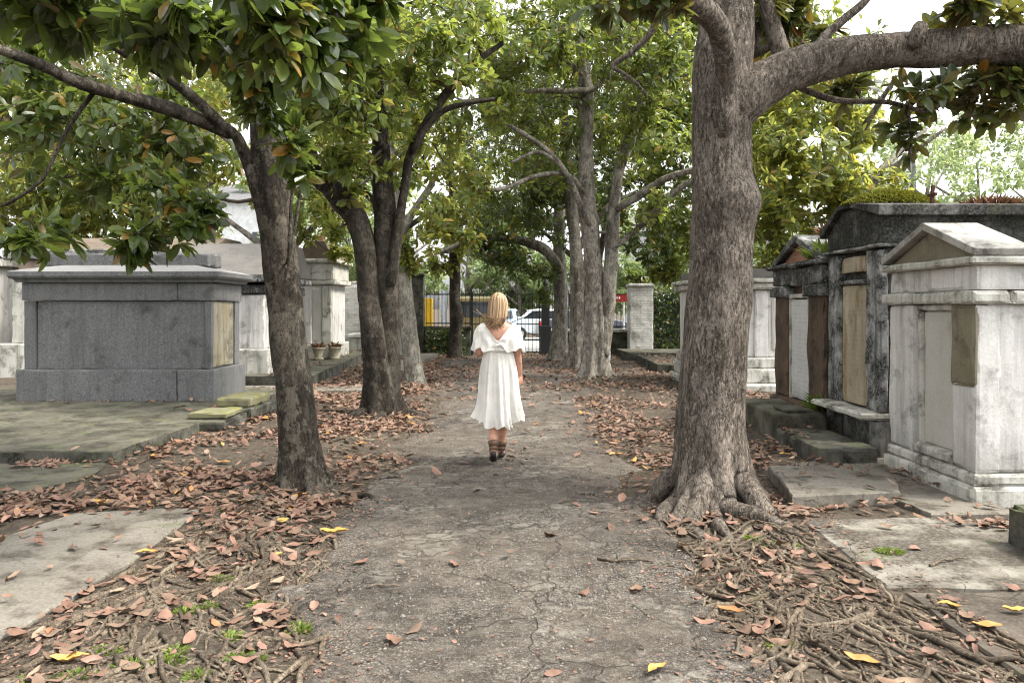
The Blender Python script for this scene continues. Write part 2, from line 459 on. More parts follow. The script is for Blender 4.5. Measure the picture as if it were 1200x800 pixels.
# ------------------------------------------------------------------ ground
def pc(y): return -.06 + .05 * np.sin(np.asarray(y) * .5)
def edge(x, y):
    hw = 1.04 + .05 * np.maximum(0, np.asarray(y) - 8.5)
    return np.abs(x - pc(y)) - hw - .22 * fbm3(np.asarray(x) * .9, np.asarray(y) * .9, 0, 3, 3) - .13 * fbm3(np.asarray(x) * 4, np.asarray(y) * 4, 0, 4, 9)
def gz(x, y):
    x = np.asarray(x, float); y = np.asarray(y, float)
    e = edge(x, y)
    near = 1 - smooth(26, 30, y)
    return near * (.035 * smooth(-.1, .5, e) + .016 * fbm3(x * .9, y * .9, 0, 3, 21) + .010 * fbm3(x * 5, y * 5, 0, 4, 22)) - .01
def pz(x, y):
    x = np.asarray(x, float); y = np.asarray(y, float)
    return .012 - .075 * smooth(-.06, .16, edge(x, y)) + .006 * fbm3(x * 1.7, y * 1.7, 0, 4, 31) + .004 * fbm3(x * 9, y * 9, 0, 3, 37)

def grid_mesh(xs, ys, zf):
    X, Y = np.meshgrid(xs, ys, indexing='ij')
    Z = zf(X, Y)
    V = np.stack([X, Y, Z], -1).reshape(-1, 3)
    n, m = X.shape; idx = np.arange(n * m).reshape(n, m)
    F = np.stack([idx[:-1, :-1], idx[1:, :-1], idx[1:, 1:], idx[:-1, 1:]], -1).reshape(-1, 4)
    return V, F

def dirt_material():
    t = NT('dirt')
    a = t.noise(1.3, 7, .65); b = t.noise(19, 6, .75); c = t.noise(90, 4, .8)
    col = t.mix(t.ramp(a, [(.36, 0.), (.64, 1.)]), (.026, .02, .014), (.07, .056, .042))
    col = t.mix(t.math('MULTIPLY', t.ramp(b, [(.42, 0.), (.62, 1.)]), .6), col, (.14, .118, .092))
    col = t.mix(t.math('MULTIPLY', t.ramp(c, [(.55, 0.), (.68, 1.)]), .6), col, (.2, .175, .14))
    col = t.mix(t.math('MULTIPLY', t.ramp(c, [(.3, 1.), (.42, 0.)]), .7), col, (.025, .02, .015))
    col = t.mix(t.math('MULTIPLY', t.ramp(t.noise(2.6, 6, .7, vec=t.scaled(1, 1, 1, off=(5, 1, 0))), [(.6, 0.), (.74, 1.)]), .45), col, (.07, .09, .028))
    h = t.math('ADD', t.math('MULTIPLY', b, 1.), t.math('MULTIPLY', c, .7))
    return t.done(t.bsdf(col, .95, t.bump(h, .9, .02), spec=.15))

def asphalt_material():
    """old broken blacktop: dusty grey, pale worn flakes, exposed gravel patches, crazing"""
    t = NT('worn_asphalt')
    w = t.warp(.3, 2.4)
    big = t.noise(.75, 6, .62, vec=w)
    col = t.mix(t.ramp(big, [(.4, 0.), (.6, 1.)]), (.019, .0148, .011), (.062, .049, .0365))
    mid = t.noise(6, 7, .7)
    col = t.mix(t.math('MULTIPLY', t.ramp(mid, [(.45, 0.), (.66, 1.)]), .55), col, (.15, .13, .105))
    col = t.mix(t.math('MULTIPLY', t.ramp(t.noise(9, 6, .72, vec=t.scaled(1, 1, 1, off=(7, 3, 0))), [(.5, 0.), (.68, 1.)]), .55), col, (.04, .037, .034))
    # exposed aggregate
    pat = t.ramp(t.noise(1.5, 6, .66, vec=t.scaled(1, 1, 1, off=(1.4, 4.1, 0))), [(.49, 0.), (.6, 1.)])
    gv = t.n('ShaderNodeTexVoronoi'); t.set(gv.inputs['Vector'], t.warp(.02, 30)); gv.inputs['Scale'].default_value = 62
    gcol = t.ramp(t.sep(gv.outputs['Color'])[0], [(0, (.05, .045, .04)), (.35, (.13, .115, .1)), (.7, (.2, .175, .145)), (1, (.32, .29, .25))])
    gd = t.ramp(gv.outputs['Distance'], [(.25, 1.), (.6, 0.)])
    gm = t.math('MULTIPLY', pat, gd)
    col = t.mix(t.math('MULTIPLY', gm, .85), col, gcol)
    sp = t.noise(150, 3, .8)
    col = t.mix(t.math('MULTIPLY', t.ramp(sp, [(.56, 0.), (.64, 1.)]), .75), col, (.24, .22, .19))
    col = t.mix(t.math('MULTIPLY', t.ramp(sp, [(.34, 1.), (.44, 0.)]), .85), col, (.02, .017, .014))
    md = t.noise(42, 5, .8)
    col = t.mix(t.math('MULTIPLY', t.ramp(md, [(.36, 1.), (.46, 0.)]), .7), col, (.026, .022, .018))
    col = t.mix(t.math('MULTIPLY', t.ramp(md, [(.55, 0.), (.66, 1.)]), .6), col, (.21, .19, .165))
    # pale flakes where the top skin is gone
    fl = t.vor(8.5, 'DISTANCE_TO_EDGE', vec=t.scaled(.8, 1.2, 1, vec=t.warp(.16, 5)))
    fm = t.math('MULTIPLY', t.ramp(fl, [(.05, 0.), (.13, 1.)]), t.ramp(t.noise(1.25, 6, .7, vec=t.scaled(1, 1, 1, off=(3.3, 8.6, 0))), [(.52, 0.), (.62, 1.)]))
    col = t.mix(t.math('MULTIPLY', fm, .75), col, t.mix(t.noise(24, 5, .7), (.11, .1, .083), (.27, .25, .212)))
    # crazing
    c1 = t.vor(1.55, 'DISTANCE_TO_EDGE', vec=t.warp(.55, 2.2)); c2 = t.vor(5.2, 'DISTANCE_TO_EDGE', vec=t.warp(.16, 6))
    m1 = t.math('MULTIPLY', t.ramp(c1, [(.0, 1.), (.016, 0.)]), t.ramp(t.noise(.9, 4), [(.36, .35), (.52, 1.)]))
    m2 = t.math('MULTIPLY', t.ramp(c2, [(.0, 1.), (.045, 0.)]), t.ramp(t.noise(1.1, 4, vec=t.scaled(1, 1, 1, off=(2, 5, 0))), [(.52, 0.), (.66, .8)]))
    cr = t.math('MAXIMUM', m1, m2)
    col = t.mix(t.math('MULTIPLY', cr, .85), col, (.022, .018, .014))
    h = t.math('ADD', t.math('MULTIPLY', mid, .8), t.math('MULTIPLY', gm, .6))
    h = t.math('ADD', h, t.math('MULTIPLY', fm, .5)); h = t.math('ADD', h, t.math('MULTIPLY', sp, .5)); h = t.math('ADD', h, t.math('MULTIPLY', md, 1.)); h = t.math('SUBTRACT', h, cr)
    return t.done(t.bsdf(col, .88, t.bump(h, .8, .012), spec=.3))

M = {}
M['dirt'] = dirt_material(); M['asphalt'] = asphalt_material()
M['street'] = plain('pale_street', (.32, .315, .3), .85, var=.2, scale=3)  # pale grey base colour for the street beyond the gate
M['concrete'] = stone('old_concrete', (.125, .112, .092), (.205, .188, .158), dark=(.05, .041, .03), dark_amt=.5, streak=0, moss=.12, scale=1.0, bump=.5, cracks=.9, gmix=.5)
M['concrete_dirty'] = stone('dirty_concrete', (.13, .115, .09), (.29, .275, .235), dark=(.045, .037, .028), dark_amt=.8, streak=0, moss=.15, scale=.8, bump=.5, cracks=1.)
M['mossy_slab'] = stone('mossy_slab', (.06, .056, .04), (.135, .128, .097), dark=(.024, .022, .014), dark_amt=.66, streak=.55, moss=.38, moss_col=(.09, .105, .05), scale=.9, bump=.45)
M['mossy_block'] = stone('mossy_block', (.12, .115, .068), (.21, .2, .125), dark=(.03, .03, .015), dark_amt=.3, streak=.3, moss=.7, moss_col=(.14, .14, .03), bump=.5)
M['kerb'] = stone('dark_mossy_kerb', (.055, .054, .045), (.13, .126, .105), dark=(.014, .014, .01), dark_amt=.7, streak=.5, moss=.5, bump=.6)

xs = np.unique(np.round(np.concatenate([np.linspace(-250, -14, 14), np.linspace(-14, -4.2, 40), np.arange(-4.2, 4.2, .055), np.linspace(4.2, 14, 40), np.linspace(14, 250, 14)]), 4))
ys = np.unique(np.round(np.concatenate([np.linspace(-40, 1.5, 24), np.arange(1.5, 12, .06), np.arange(12, 30, .14), np.linspace(30, 60, 20), np.linspace(60, 600, 16)]), 4))
b = MB(); b.add(*grid_mesh(xs, ys, gz)); g = b.build('ground', M['dirt'], smooth_=True); tag(g, 'brown bare earth under the cemetery trees', 'ground', kind='structure')
b = MB(); b.add(*grid_mesh(np.arange(-2.5, 2.45, .04), np.concatenate([np.arange(-6, 2, .3), np.arange(2, 12, .04), np.arange(12, 24.4, .12)]), pz))
p = b.build('path', M['asphalt'], smooth_=True); tag(p, 'cracked worn asphalt path leading to the iron gate', 'path', kind='structure')
b = MB(); b.add(*grid_mesh(np.linspace(-120, 120, 60), np.linspace(27.2, 40, 20), lambda x, y: .02 + 0 * x)); 
s_ = b.build('street', M['street']); tag(s_, 'grey street outside the cemetery gate', 'street', kind='structure')

SURF = []   # (x0,x1,y0,y1,z) flat tops that carry litter
def surf(x, y):
    z = np.maximum(gz(x, y), pz(x, y))
    for (x0, x1, y0, y1, h) in SURF:
        z = np.where((x > x0) & (x < x1) & (y > y0) & (y < y1), np.maximum(z, h), z)
    return z

# ------------------------------------------------------------------ slabs and paving
def slab_thing(name, poly, z0, z1, mat, label, cat, group=None, amp=.015, seed=0, flat=None):
    c = np.mean(np.array(poly), 0)
    b = MB(); b.slab(poly, z0, z1, amp, seed)
    o = b.build(name, [mat, M['kerb'] if mat is M['mossy_slab'] else mat], origin=(c[0], c[1], 0)); tag(o, label, cat, group)  # platform sides get a darker colour than the top
    o['kind'] = 'thing'
    if flat: SURF.append((*flat, z1))
    return o
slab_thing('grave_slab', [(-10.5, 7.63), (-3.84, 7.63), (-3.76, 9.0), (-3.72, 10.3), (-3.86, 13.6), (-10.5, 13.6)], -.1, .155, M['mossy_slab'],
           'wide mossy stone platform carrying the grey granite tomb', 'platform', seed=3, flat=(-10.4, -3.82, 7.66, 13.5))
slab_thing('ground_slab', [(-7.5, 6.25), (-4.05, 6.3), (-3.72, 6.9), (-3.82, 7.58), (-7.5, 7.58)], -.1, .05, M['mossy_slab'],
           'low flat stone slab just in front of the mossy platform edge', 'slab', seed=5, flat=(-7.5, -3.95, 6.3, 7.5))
slab_thing('concrete_walk', [(-2.22, 1.2), (-2.3, 3.5), (-2.24, 4.6), (-2.3, 5.95), (-3.15, 5.78), (-2.95, 5.2), (-5.4, 4.9), (-5.4, 1.2)], -.1, .045, M['concrete'],
           'pale bare concrete walk beside the tangled roots, half under leaves', 'walkway', seed=8, flat=(-5.4, -2.3, 1.2, 5.0), amp=.02)
SURF.append((-3.0, -2.32, 5.0, 5.85, .045))
slab_thing('paving_slab', [(1.98, 4.24), (2.95, 4.22), (3.9, 4.22), (3.9, 5.5), (2.9, 5.62), (2.02, 5.56)], -.1, .05, M['concrete_dirty'],
           'cracked concrete paving with dark soil film in front of the white tomb', 'paving', seed=11, flat=(2.05, 3.9, 4.27, 5.5))
slab_thing('paving_slab', [(2.02, 1.0), (4.2, 1.0), (4.2, 4.18), (2.06, 4.18)], -.1, .042, stone('soiled_paving', (.075, .06, .045), (.19, .17, .14), dark=(.04, .032, .024), dark_amt=.9, streak=0, moss=.1, scale=.6, bump=.6, cracks=1.),
           'soil-covered dark paving slab nearest the camera with yellow leaves on it', 'paving', seed=12, flat=(2.1, 4.2, 1.0, 4.15))
slab_thing('paving_slab', [(2.3, 7.25), (2.9, 6.2), (3.0, 5.68), (3.62, 5.7), (3.66, 7.8), (3.0, 7.7)], -.1, .063, M['concrete'],
           'smooth sunken concrete apron along the foot of the white pedimented tomb', 'paving', seed=13, flat=(2.7, 3.6, 5.75, 7.6))
slab_thing('stone_slab', [(2.28, 7.08), (3.1, 7.12), (3.18, 6.6), (2.98, 6.1), (2.1, 5.96)], .02, .125, M['concrete'],
           'thick loose concrete slab lying between the big trunk and the white tomb', 'slab', seed=14, flat=(2.25, 3.05, 6.05, 7.05))
# stepping blocks beside the granite tomb
for (x0, x1, y0, y1, z0, z1, lab, sd_) in [
        (-3.86, -3.45, 9.55, 10.4, -.05, .16, 'dark mossy kerb stone below two yellowish blocks by the granite tomb', 1),
        (-3.78, -3.42, 10.45, 11.6, -.05, .2, 'long mossy kerb stone at the corner of the granite tomb', 2),
        (-3.99, -3.5, 9.75, 10.35, .163, .235, 'flat yellow-green mossy stone, lower of the two stacked at the granite tomb', 3),
        (-3.9, -3.45, 10.5, 11.35, .203, .33, 'yellowish mossy block with squared ends, higher of the two at the granite tomb', 4)]:
    b = MB(); b.rbox(x0, x1, y0, y1, z0, z1, .08, .01, .02, sd_)
    o = b.build('stone_block', M['mossy_block'] if sd_ > 2 else M['kerb'], origin=((x0 + x1) / 2, (y0 + y1) / 2, 0)); tag(o, lab, 'stone block', 'mossy stepping blocks')
# slabs further along
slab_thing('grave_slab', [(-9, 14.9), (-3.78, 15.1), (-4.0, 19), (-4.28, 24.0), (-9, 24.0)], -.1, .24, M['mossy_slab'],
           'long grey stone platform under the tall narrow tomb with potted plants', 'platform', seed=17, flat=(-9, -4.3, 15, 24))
slab_thing('concrete_strip', [(-5.2, 13.9), (-2.55, 14.0), (-2.1, 14.75), (-3.7, 14.9), (-5.2, 14.8)], -.1, .075, M['concrete'],
           'pale concrete strip crossing the leaves behind the slim trunk', 'walkway', seed=18, flat=(-5.1, -2.6, 14.0, 14.7))
slab_thing('concrete_strip', [(-2.95, 17.5), (-2.3, 17.6), (-2.35, 21), (-2.2, 24.2), (-2.9, 24.2)], -.1, .14, M['concrete'],
           'narrow pale kerb strip running to the fence behind the leaning pale trunk', 'kerb', seed=19)
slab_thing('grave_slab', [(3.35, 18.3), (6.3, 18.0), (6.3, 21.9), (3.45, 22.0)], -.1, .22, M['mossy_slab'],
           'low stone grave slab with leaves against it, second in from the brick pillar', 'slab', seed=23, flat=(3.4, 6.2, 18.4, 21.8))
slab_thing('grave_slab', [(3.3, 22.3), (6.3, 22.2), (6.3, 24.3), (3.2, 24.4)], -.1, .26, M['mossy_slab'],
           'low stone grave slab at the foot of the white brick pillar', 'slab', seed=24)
# ------------------------------------------------------------------ tomb materials
M['granite'] = stone('grey_granite', (.088, .09, .091), (.165, .168, .168), dark=(.04, .04, .038), dark_amt=.3, streak=.75, scale=1.1, bump=.2, rough=.6, grain=48, gmix=.75)
M['granite_top'] = stone('granite_top', (.15, .15, .147), (.235, .233, .228), dark=(.07, .07, .068), dark_amt=.2, streak=0, bump=.2, grain=90)
M['stained_marble'] = stone('stained_marble', (.17, .157, .118), (.27, .255, .2), dark=(.05, .042, .028), dark_amt=.4, streak=1., rust=.6, rust_col=(.16, .12, .05))
M['limewash'] = stone('limewash', (.50, .49, .465), (.68, .67, .645), dark=(.15, .147, .13), dark_amt=.34, streak=.85, low_dirt=.6, scale=.9, bump=.3, moss=.1, moss_col=(.1, .12, .05))
M['limewash_trim'] = stone('limewash_trim', (.38, .372, .325), (.57, .562, .515), dark=(.07, .066, .05), dark_amt=.45, streak=.75, scale=1.1, bump=.4, moss=.25, moss_col=(.11, .12, .05))
M['roof_plaster'] = stone('roof_plaster', (.3, .29, .26), (.44, .43, .395), dark=(.07, .066, .055), dark_amt=.45, streak=.4, scale=1.3, bump=.45)
M['tablet'] = stone('marble_tablet', (.43, .412, .37), (.52, .503, .46), dark=(.2, .19, .16), dark_amt=.16, streak=.25, scale=.7, bump=.12, rough=.7)
M['bare_render'] = stone('bare_render', (.15, .135, .09), (.24, .215, .155), dark=(.06, .055, .03), dark_amt=.4, streak=.6, bump=.7)
M['blackened'] = stone('blackened_plaster', (.16, .165, .16), (.42, .425, .41), dark=(.016, .017, .015), dark_amt=.95, streak=1., scale=1.3, bump=.6, moss=.25, moss_col=(.06, .07, .025))
M['blackened_grey'] = stone('streaked_plaster', (.22, .225, .22), (.46, .465, .455), dark=(.02, .02, .018), dark_amt=.75, streak=1., scale=1.1, bump=.55, low_dirt=.6)
M['black_top'] = stone('sooty_roof', (.06, .06, .056), (.25, .246, .235), dark=(.013, .013, .011), dark_amt=.95, streak=.7, bump=.7, moss=.3)
M['tan_tablet'] = stone('tan_tablet', (.30, .25, .17), (.43, .385, .30), dark=(.1, .085, .05), dark_amt=.3, streak=.5, rust=.8, rust_col=(.19, .125, .05), bump=.2, script=.16)
M['brownstone'] = stone('brownstone', (.055, .038, .028), (.12, .085, .062), dark=(.02, .017, .014), dark_amt=.5, streak=.8, rust=.7, rust_col=(.13, .07, .035), bump=.6, moss=.3, moss_col=(.06, .065, .02))
M['pale_tablet'] = stone('pale_tablet', (.44, .44, .43), (.54, .54, .53), dark=(.12, .12, .1), dark_amt=.15, streak=.3, low_dirt=.85, bump=.15, script=.3)
M['soot'] = stone('sooty_plaster', (.05, .052, .048), (.2, .2, .19), dark=(.011, .012, .01), dark_amt=.95, streak=.8, bump=.7, moss=.35, moss_col=(.05, .06, .02))
M['redbrick'] = brick('old_red_brick', (.24, .11, .07), (.33, .17, .11), (.3, .27, .22))
M['whitebrick'] = brick('whitewashed_brick', (.5, .49, .46), (.62, .61, .58), (.3, .29, .26))
M['pinkplaster'] = stone('pink_plaster', (.3, .225, .175), (.42, .34, .28), dark=(.1, .08, .06), dark_amt=.4, streak=.6, bump=.4)
M['rust_plaster'] = stone('rusty_roof_stone', (.10, .08, .062), (.17, .138, .108), dark=(.07, .05, .04), dark_amt=.4, streak=.3, bump=.5)
M['grey_roof'] = stone('grey_roof_slab', (.10, .094, .085), (.165, .156, .142), dark=(.09, .088, .085), dark_amt=.4, streak=.4, bump=.3)  # roof colour darkened to tone down the strong skylight on its slope

def rb(name, mat, parent, *boxes, **kw):
    b = MB()
    for i, bx in enumerate(boxes):
        b.rbox(*bx, step=kw.get('step', .09), amp=kw.get('amp', .005), chip=kw.get('chip', .01), seed=abs(hash((name, i))) % 97 if False else len(name) * 3 + i)
    return b.build(name, mat, parent, smooth_=False)

# ---- grey granite chest tomb (local origin: front middle of base)
T = thing('granite_tomb', (-5.82, 11.66, .155), 'massive grey granite chest tomb with overhanging lid on a mossy platform', 'tomb')
hw = 1.45
rb('plinth', M['granite'], T, (-hw, .905, 0, 1.4, -.02, .46), chip=.006, amp=.002)
rb('plinth', M['granite'], T, (.915, hw, .002, 1.4, -.02, .458), chip=.006, amp=.002)
rb('body', M['granite'], T, (-hw + .26, hw - .1, .1, 1.22, .46, 1.47), chip=.004, amp=.002)
rb('corner_pier', M['granite'], T, (-hw + .08, -hw + .25, .07, .3, .46, 1.47), chip=.005, amp=.002)
rb('corner_pier', M['granite'], T, (hw - .2, hw - .06, 1.08, 1.3, .46, 1.47), chip=.005, amp=.002)
rb('corner_pier', M['granite'], T, (hw - .16, hw - .062, .07, .16, .46, 1.47), chip=.005, amp=.002)
rb('side_tablet', M['stained_marble'], T, (hw - .11, hw - .075, .19, 1.05, .48, 1.46), chip=.006)
rb('frieze', M['granite'], T, (-hw + .06, .9, .05, 1.32, 1.475, 1.74), (.905, hw - .04, .048, 1.32, 1.475, 1.738), chip=.005, amp=.002)
b = MB()
prof = [(.0, 1.742), (.06, 1.742), (.075, 1.78), (.12, 1.80), (.14, 1.83), (.14, 1.895), (-.0, 1.935), (-.42, 2.02)]
rings = []
x0, x1, y0, y1 = -hw + .06, hw - .04, .05, 1.32
V = []
for (o_, z) in prof:
    o2 = max(o_, -.42)
    V += [(x0 - o2, y0 - o2, z), (x1 + o2, y0 - o2, z), (x1 + o2, y1 + o2, z), (x0 - o2, y1 + o2, z)]
F = []
for i in range(len(prof) - 1):
    for k in range(4):
        F.append((i * 4 + k, i * 4 + (k + 1) % 4, (i + 1) * 4 + (k + 1) % 4, (i + 1) * 4 + k))
F.append(tuple(range(len(V) - 4, len(V))))
b.add(V, [f for f in F if min(f) >= 20]); b.build('lid', M['granite_top'], T, bevel=.006)
b = MB(); b.add(V[:24], [f for f in F if min(f) < 20]); b.build('lid_edge', M['granite'], T)
rb('crest_block', M['granite'], T, (-1.3, 1.22, .45, .95, 1.99, 2.20), chip=.012)

# ---- a street of plastered tombs on the right; front faces look to -X
def gable(b, x0, x1, ya, yb, zlo, zpk, t=.0):
    b.prism([(ya, zlo), (yb, zlo), ((ya + yb) / 2, zpk)], 0, x0, x1)

# white pedimented tomb
T = thing('pedimented_tomb', (3.5, 6.7, .06), 'whitewashed tomb with a stone pediment and blank grey marble tablet', 'tomb')
ya, yb = -.69, .69; ymid = 0
rb('plinth', M['limewash_trim'], T, (-.045, 2.6, ya - .035, yb + .035, -.06, .12), (-.02, 2.6, ya - .015, yb + .015, .12, .215), chip=.02)
rb('body', M['limewash'], T, (.10, 2.55, ya + .012, yb - .012, .215, 1.5))
rb('pilaster', M['limewash'], T, (0, .2, ya, ya + .33, .217, 1.49), chip=.012)
rb('pilaster', M['limewash'], T, (0, .2, yb - .43, yb, .217, 1.49), chip=.012)
rb('bare_patch', M['bare_render'], T, (-.012, .02, ya - .004, ya + .325, .86, 1.492), chip=.02, amp=.008)
rb('door_frame', M['limewash_trim'], T, (.045, .12, -.36, -.29, .217, 1.44), (.045, .12, .2, .26, .217, 1.44), (.04, .12, -.36, .26, 1.442, 1.49))
rb('tablet', M['tablet'], T, (.075, .11, -.288, .198, .31, 1.43), chip=.004, amp=.001)
rb('threshold', M['limewash_trim'], T, (-.01, .11, -.36, .26, .215, .305), chip=.02)
rb('capital_band', M['limewash_trim'], T, (-.055, .25, ya - .05, ya + .36, 1.492, 1.595), (-.05, .25, yb - .45, yb + .05, 1.492, 1.595), (-.02, .2, ya + .362, yb - .452, 1.495, 1.59), chip=.016)
rb('capital_band', M['limewash_trim'], T, (.252, 2.62, ya - .05, ya + .1, 1.49, 1.597), chip=.016)
rb('frieze', M['limewash'], T, (.01, 2.56, ya - .002, yb + .002, 1.598, 1.79))
rb('cornice', M['limewash_trim'], T, (-.07, 2.66, ya - .075, yb + .075, 1.79, 1.855), chip=.015)
b = MB(); gable(b, .02, .30, ya + .02, yb - .02, 1.856, 2.10)
b.build('pediment', M['bare_render'], T)
b = MB()
for s in (-1, 1):
    p0 = (s * (.69 + .05), 1.856); p1 = (0, 2.115)
    dy, dz = p1[0] - p0[0], p1[1] - p0[1]; L = math.hypot(dy, dz); n = (-dz / L * s * 1, abs(dy) / L)
    n = (s * abs(dz) / L, abs(dy) / L)
    t_ = .062
    b.prism([p0, p1, (p1[0], p1[1] + t_ * 1.07), (p0[0] + n[0] * t_, p0[1] + n[1] * t_)], 0, -.05, .42)
b.build('raking_cornice', M['roof_plaster'], T, bevel=.01)
rb('roof', M['roof_plaster'], T, (.424, 2.6, ya + .04, yb - .04, 1.857, 1.90))

# blackened tall tomb behind it
T = thing('blackened_tomb', (3.62, 8.49, .08), 'tall black-stained plaster tomb with moss and a cross on top', 'tomb')
ya, yb = -.64, .64
rb('plinth', M['blackened_grey'], T, (.12, 3.2, ya, yb, -.1, .36), (-.02, .14, ya - .005, ya + .2, -.1, .34), (-.02, .14, yb - .14, yb + .005, -.1, .34), chip=.02)
rb('sill', M['limewash_trim'], T, (-.2, .16, ya - .02, yb + .02, .342, .405), chip=.03, amp=.012)
rb('body', M['soot'], T, (.07, 3.15, ya + .012, yb - .012, .407, 2.04))
rb('pilaster', M['blackened_grey'], T, (-.0, .1, ya, ya + .31, .408, 2.03), chip=.014, amp=.008)
rb('pilaster', M['blackened_grey'], T, (-.0, .1, yb - .33, yb, .408, 2.03), chip=.014, amp=.008)
rb('tablet', M['tan_tablet'], T, (.02, .075, -.29, .28, .43, 1.685), chip=.006, amp=.001)
rb('tablet_hood', M['blackened_grey'], T, (-.02, .075, -.32, .305, 1.688, 1.735), chip=.012)
rb('name_plaque', M['tan_tablet'], T, (.01, .078, -.3, .29, 1.82, 1.985), chip=.008)
rb('cornice_band', M['blackened_grey'], T, (-.05, 3.2, ya - .05, yb + .05, 2.042, 2.08), chip=.012)
b = MB()
b.prism([(ya - .01, 2.081), (yb + .01, 2.081), (yb + .01, 2.26), (.22, 2.5), (-.06, 2.5), (ya - .01, 2.37)], 0, 0, 3.18)
b.build('attic', M['soot'], T, bevel=.015)
b = MB()
b.prism([(ya - .11, 2.345), (ya - .012, 2.372), (-.06, 2.502), (-.06, 2.555), (ya - .11, 2.455)], 0, -.06, 3.3)
b.prism([(yb + .012, 2.262), (yb + .10, 2.235), (yb + .10, 2.32), (.22, 2.556), (-.058, 2.556), (-.058, 2.503), (.22, 2.503)], 0, -.061, 3.3)
b.build('roof', M['black_top'], T, bevel=.012)

# brown tomb with exposed brick gable
T = thing('brownstone_tomb', (3.6, 10.05, .1), 'dark brown tomb with exposed brick gable and pale tablet', 'tomb')
ya, yb = -.86, .86
rb('plinth', M['brownstone'], T, (-.06, 2.6, ya - .04, yb + .04, -.1, .25), chip=.02)
rb('body', M['brownstone'], T, (.10, 2.5, ya + .02, yb - .02, .25, 1.72), amp=.012)
rb('pilaster', M['brownstone'], T, (0, .12, ya, ya + .52, .252, 1.7), chip=.02, amp=.012)
rb('pilaster', M['brownstone'], T, (0, .12, yb - .5, yb, .252, 1.7), chip=.02, amp=.012)
rb('capital', M['blackened'], T, (-.06, .16, ya - .05, ya + .55, 1.56, 1.702), chip=.02)
rb('capital', M['blackened'], T, (-.06, .16, yb - .53, yb + .05, 1.56, 1.702), chip=.02)
rb('tablet', M['pale_tablet'], T, (.04, .10, -.28, .31, .27, 1.53), chip=.005, amp=.001)
rb('tablet_frame', M['limewash_trim'], T, (.02, .105, -.335, -.282, .254, 1.54), (.02, .105, .312, .362, .254, 1.54), (.015, .105, -.335, .362, 1.542, 1.6))
rb('frieze', M['blackened'], T, (-.03, 2.5, ya - .01, yb + .01, 1.704, 1.93), amp=.012)
rb('cornice', M['blackened'], T, (-.11, 2.6, ya - .09, yb + .09, 1.932, 1.99), chip=.03, amp=.015)
b = MB(); gable(b, .05, 2.5, ya + .16, yb - .16, 1.99, 2.25); b.build('gable', M['redbrick'], T)
b = MB()
for s in (-1, 1):
    b.prism([(s * (.86 + .05), 1.992), (s * .70, 1.992), (0, 2.26), (0, 2.345), (s * .30, 2.25)], 0, -.05 + .002 * s, 2.55)
b.build('raking_cornice', M['blackened'], T, bevel=.02)

# step stones in front of them
b = MB(); b.rbox(2.9, 3.46, 7.52, 8.78, -.02, .2, .1, .008, .015, 4)
o = b.build('step_stone', M['kerb'], origin=(3.18, 8.15, 0)); tag(o, 'mossy low step slab under the sill of the black-stained tomb', 'step')
SURF.append((2.92, 3.44, 7.55, 8.7, .2))
b = MB(); b.rbox(2.98, 3.52, 8.88, 10.55, -.02, .33, .1, .01, .02, 6)
o = b.build('step_stone', M['mossy_slab'], origin=(3.25, 9.7, 0)); tag(o, 'mossy block step with dark sides before the brown brick-gabled tomb', 'step')
b = MB(); b.rbox(3.1, 3.4, 9.0, 9.5, .332, .375, .1, .01, .02, 16)
o = b.build('loose_stone', M['mossy_slab'], origin=(3.25, 9.25, .33)); tag(o, 'thin loose stone lying on the mossy block step', 'stone')
b = MB(); b.rbox(3.12, 4.4, 4.3, 5.02, -.05, .30, .1, .01, .02, 9)
o = b.build('step_stone', M['kerb'], origin=(3.6, 4.7, 0)); tag(o, 'dark stone step at the near corner of the white tomb, cut by the frame', 'step')

# white tomb standing across the row, half hidden by the big trunk
T = thing('white_tomb', (4.55, 14.5, .0), 'white tomb with pilasters and stepped base behind the big trunk', 'tomb')
rb('base_step', M['limewash_trim'], T, (-1.15, 1.5, -.35, 2.6, -.05, .16), (-1.08, 1.45, -.2, 2.6, .162, .42), (-1.03, 1.4, -.08, 2.6, .422, .62), chip=.025)
rb('body', M['limewash'], T, (-.97, 1.3, .06, 2.5, .62, 1.86))
for xa in (-1.0, -.12, 1.0):
    rb('pilaster', M['limewash'], T, (xa, xa + .24, 0, .2, .622, 1.85), chip=.015)
rb('cornice', M['limewash_trim'], T, (-1.08, 1.42, -.1, 2.6, 1.862, 1.98), (-1.13, 1.47, -.15, 2.65, 1.982, 2.06), chip=.015)
rb('roof', M['grey_roof'], T, (-.95, 1.3, .05, 2.5, 2.062, 2.24))
rb('tablet', M['tablet'], T, (.2, .85, .03, .075, .75, 1.7))

# ---- tombs behind the granite one
T = thing('stucco_tomb', (-5.68, 15.5, .22), 'white stucco tomb with grey pitched roof and crumbling brick entablature', 'tomb')
rb('plinth', M['limewash_trim'], T, (-.85, .95, -.05, 2.9, -.02, .5), chip=.02)
rb('body', M['limewash'], T, (-.75, .85, .03, 2.8, .5, 1.56))
rb('pilaster', M['limewash'], T, (-.78, -.5, 0, .2, .502, 1.55)); rb('pilaster', M['limewash'], T, (.55, .86, 0, .2, .502, 1.55))
rb('entablature', M['blackened'], T, (-.82, .92, -.04, 2.85, 1.562, 1.75), chip=.02, amp=.015)
rb('brick_patch', M['redbrick'], T, (-.7, .3, -.055, .1, 1.6, 1.8), chip=.04, amp=.02)
rb('cornice', M['blackened_grey'], T, (-.95, 1.05, -.2, 2.95, 1.80, 1.93), chip=.02)
b = MB(); b.prism([(-.2, 1.932), (2.95, 1.932), (2.1, 2.62), (.9, 2.62)], 0, -.95, 1.05); b.build('roof', M['grey_roof'], T, bevel=.02)

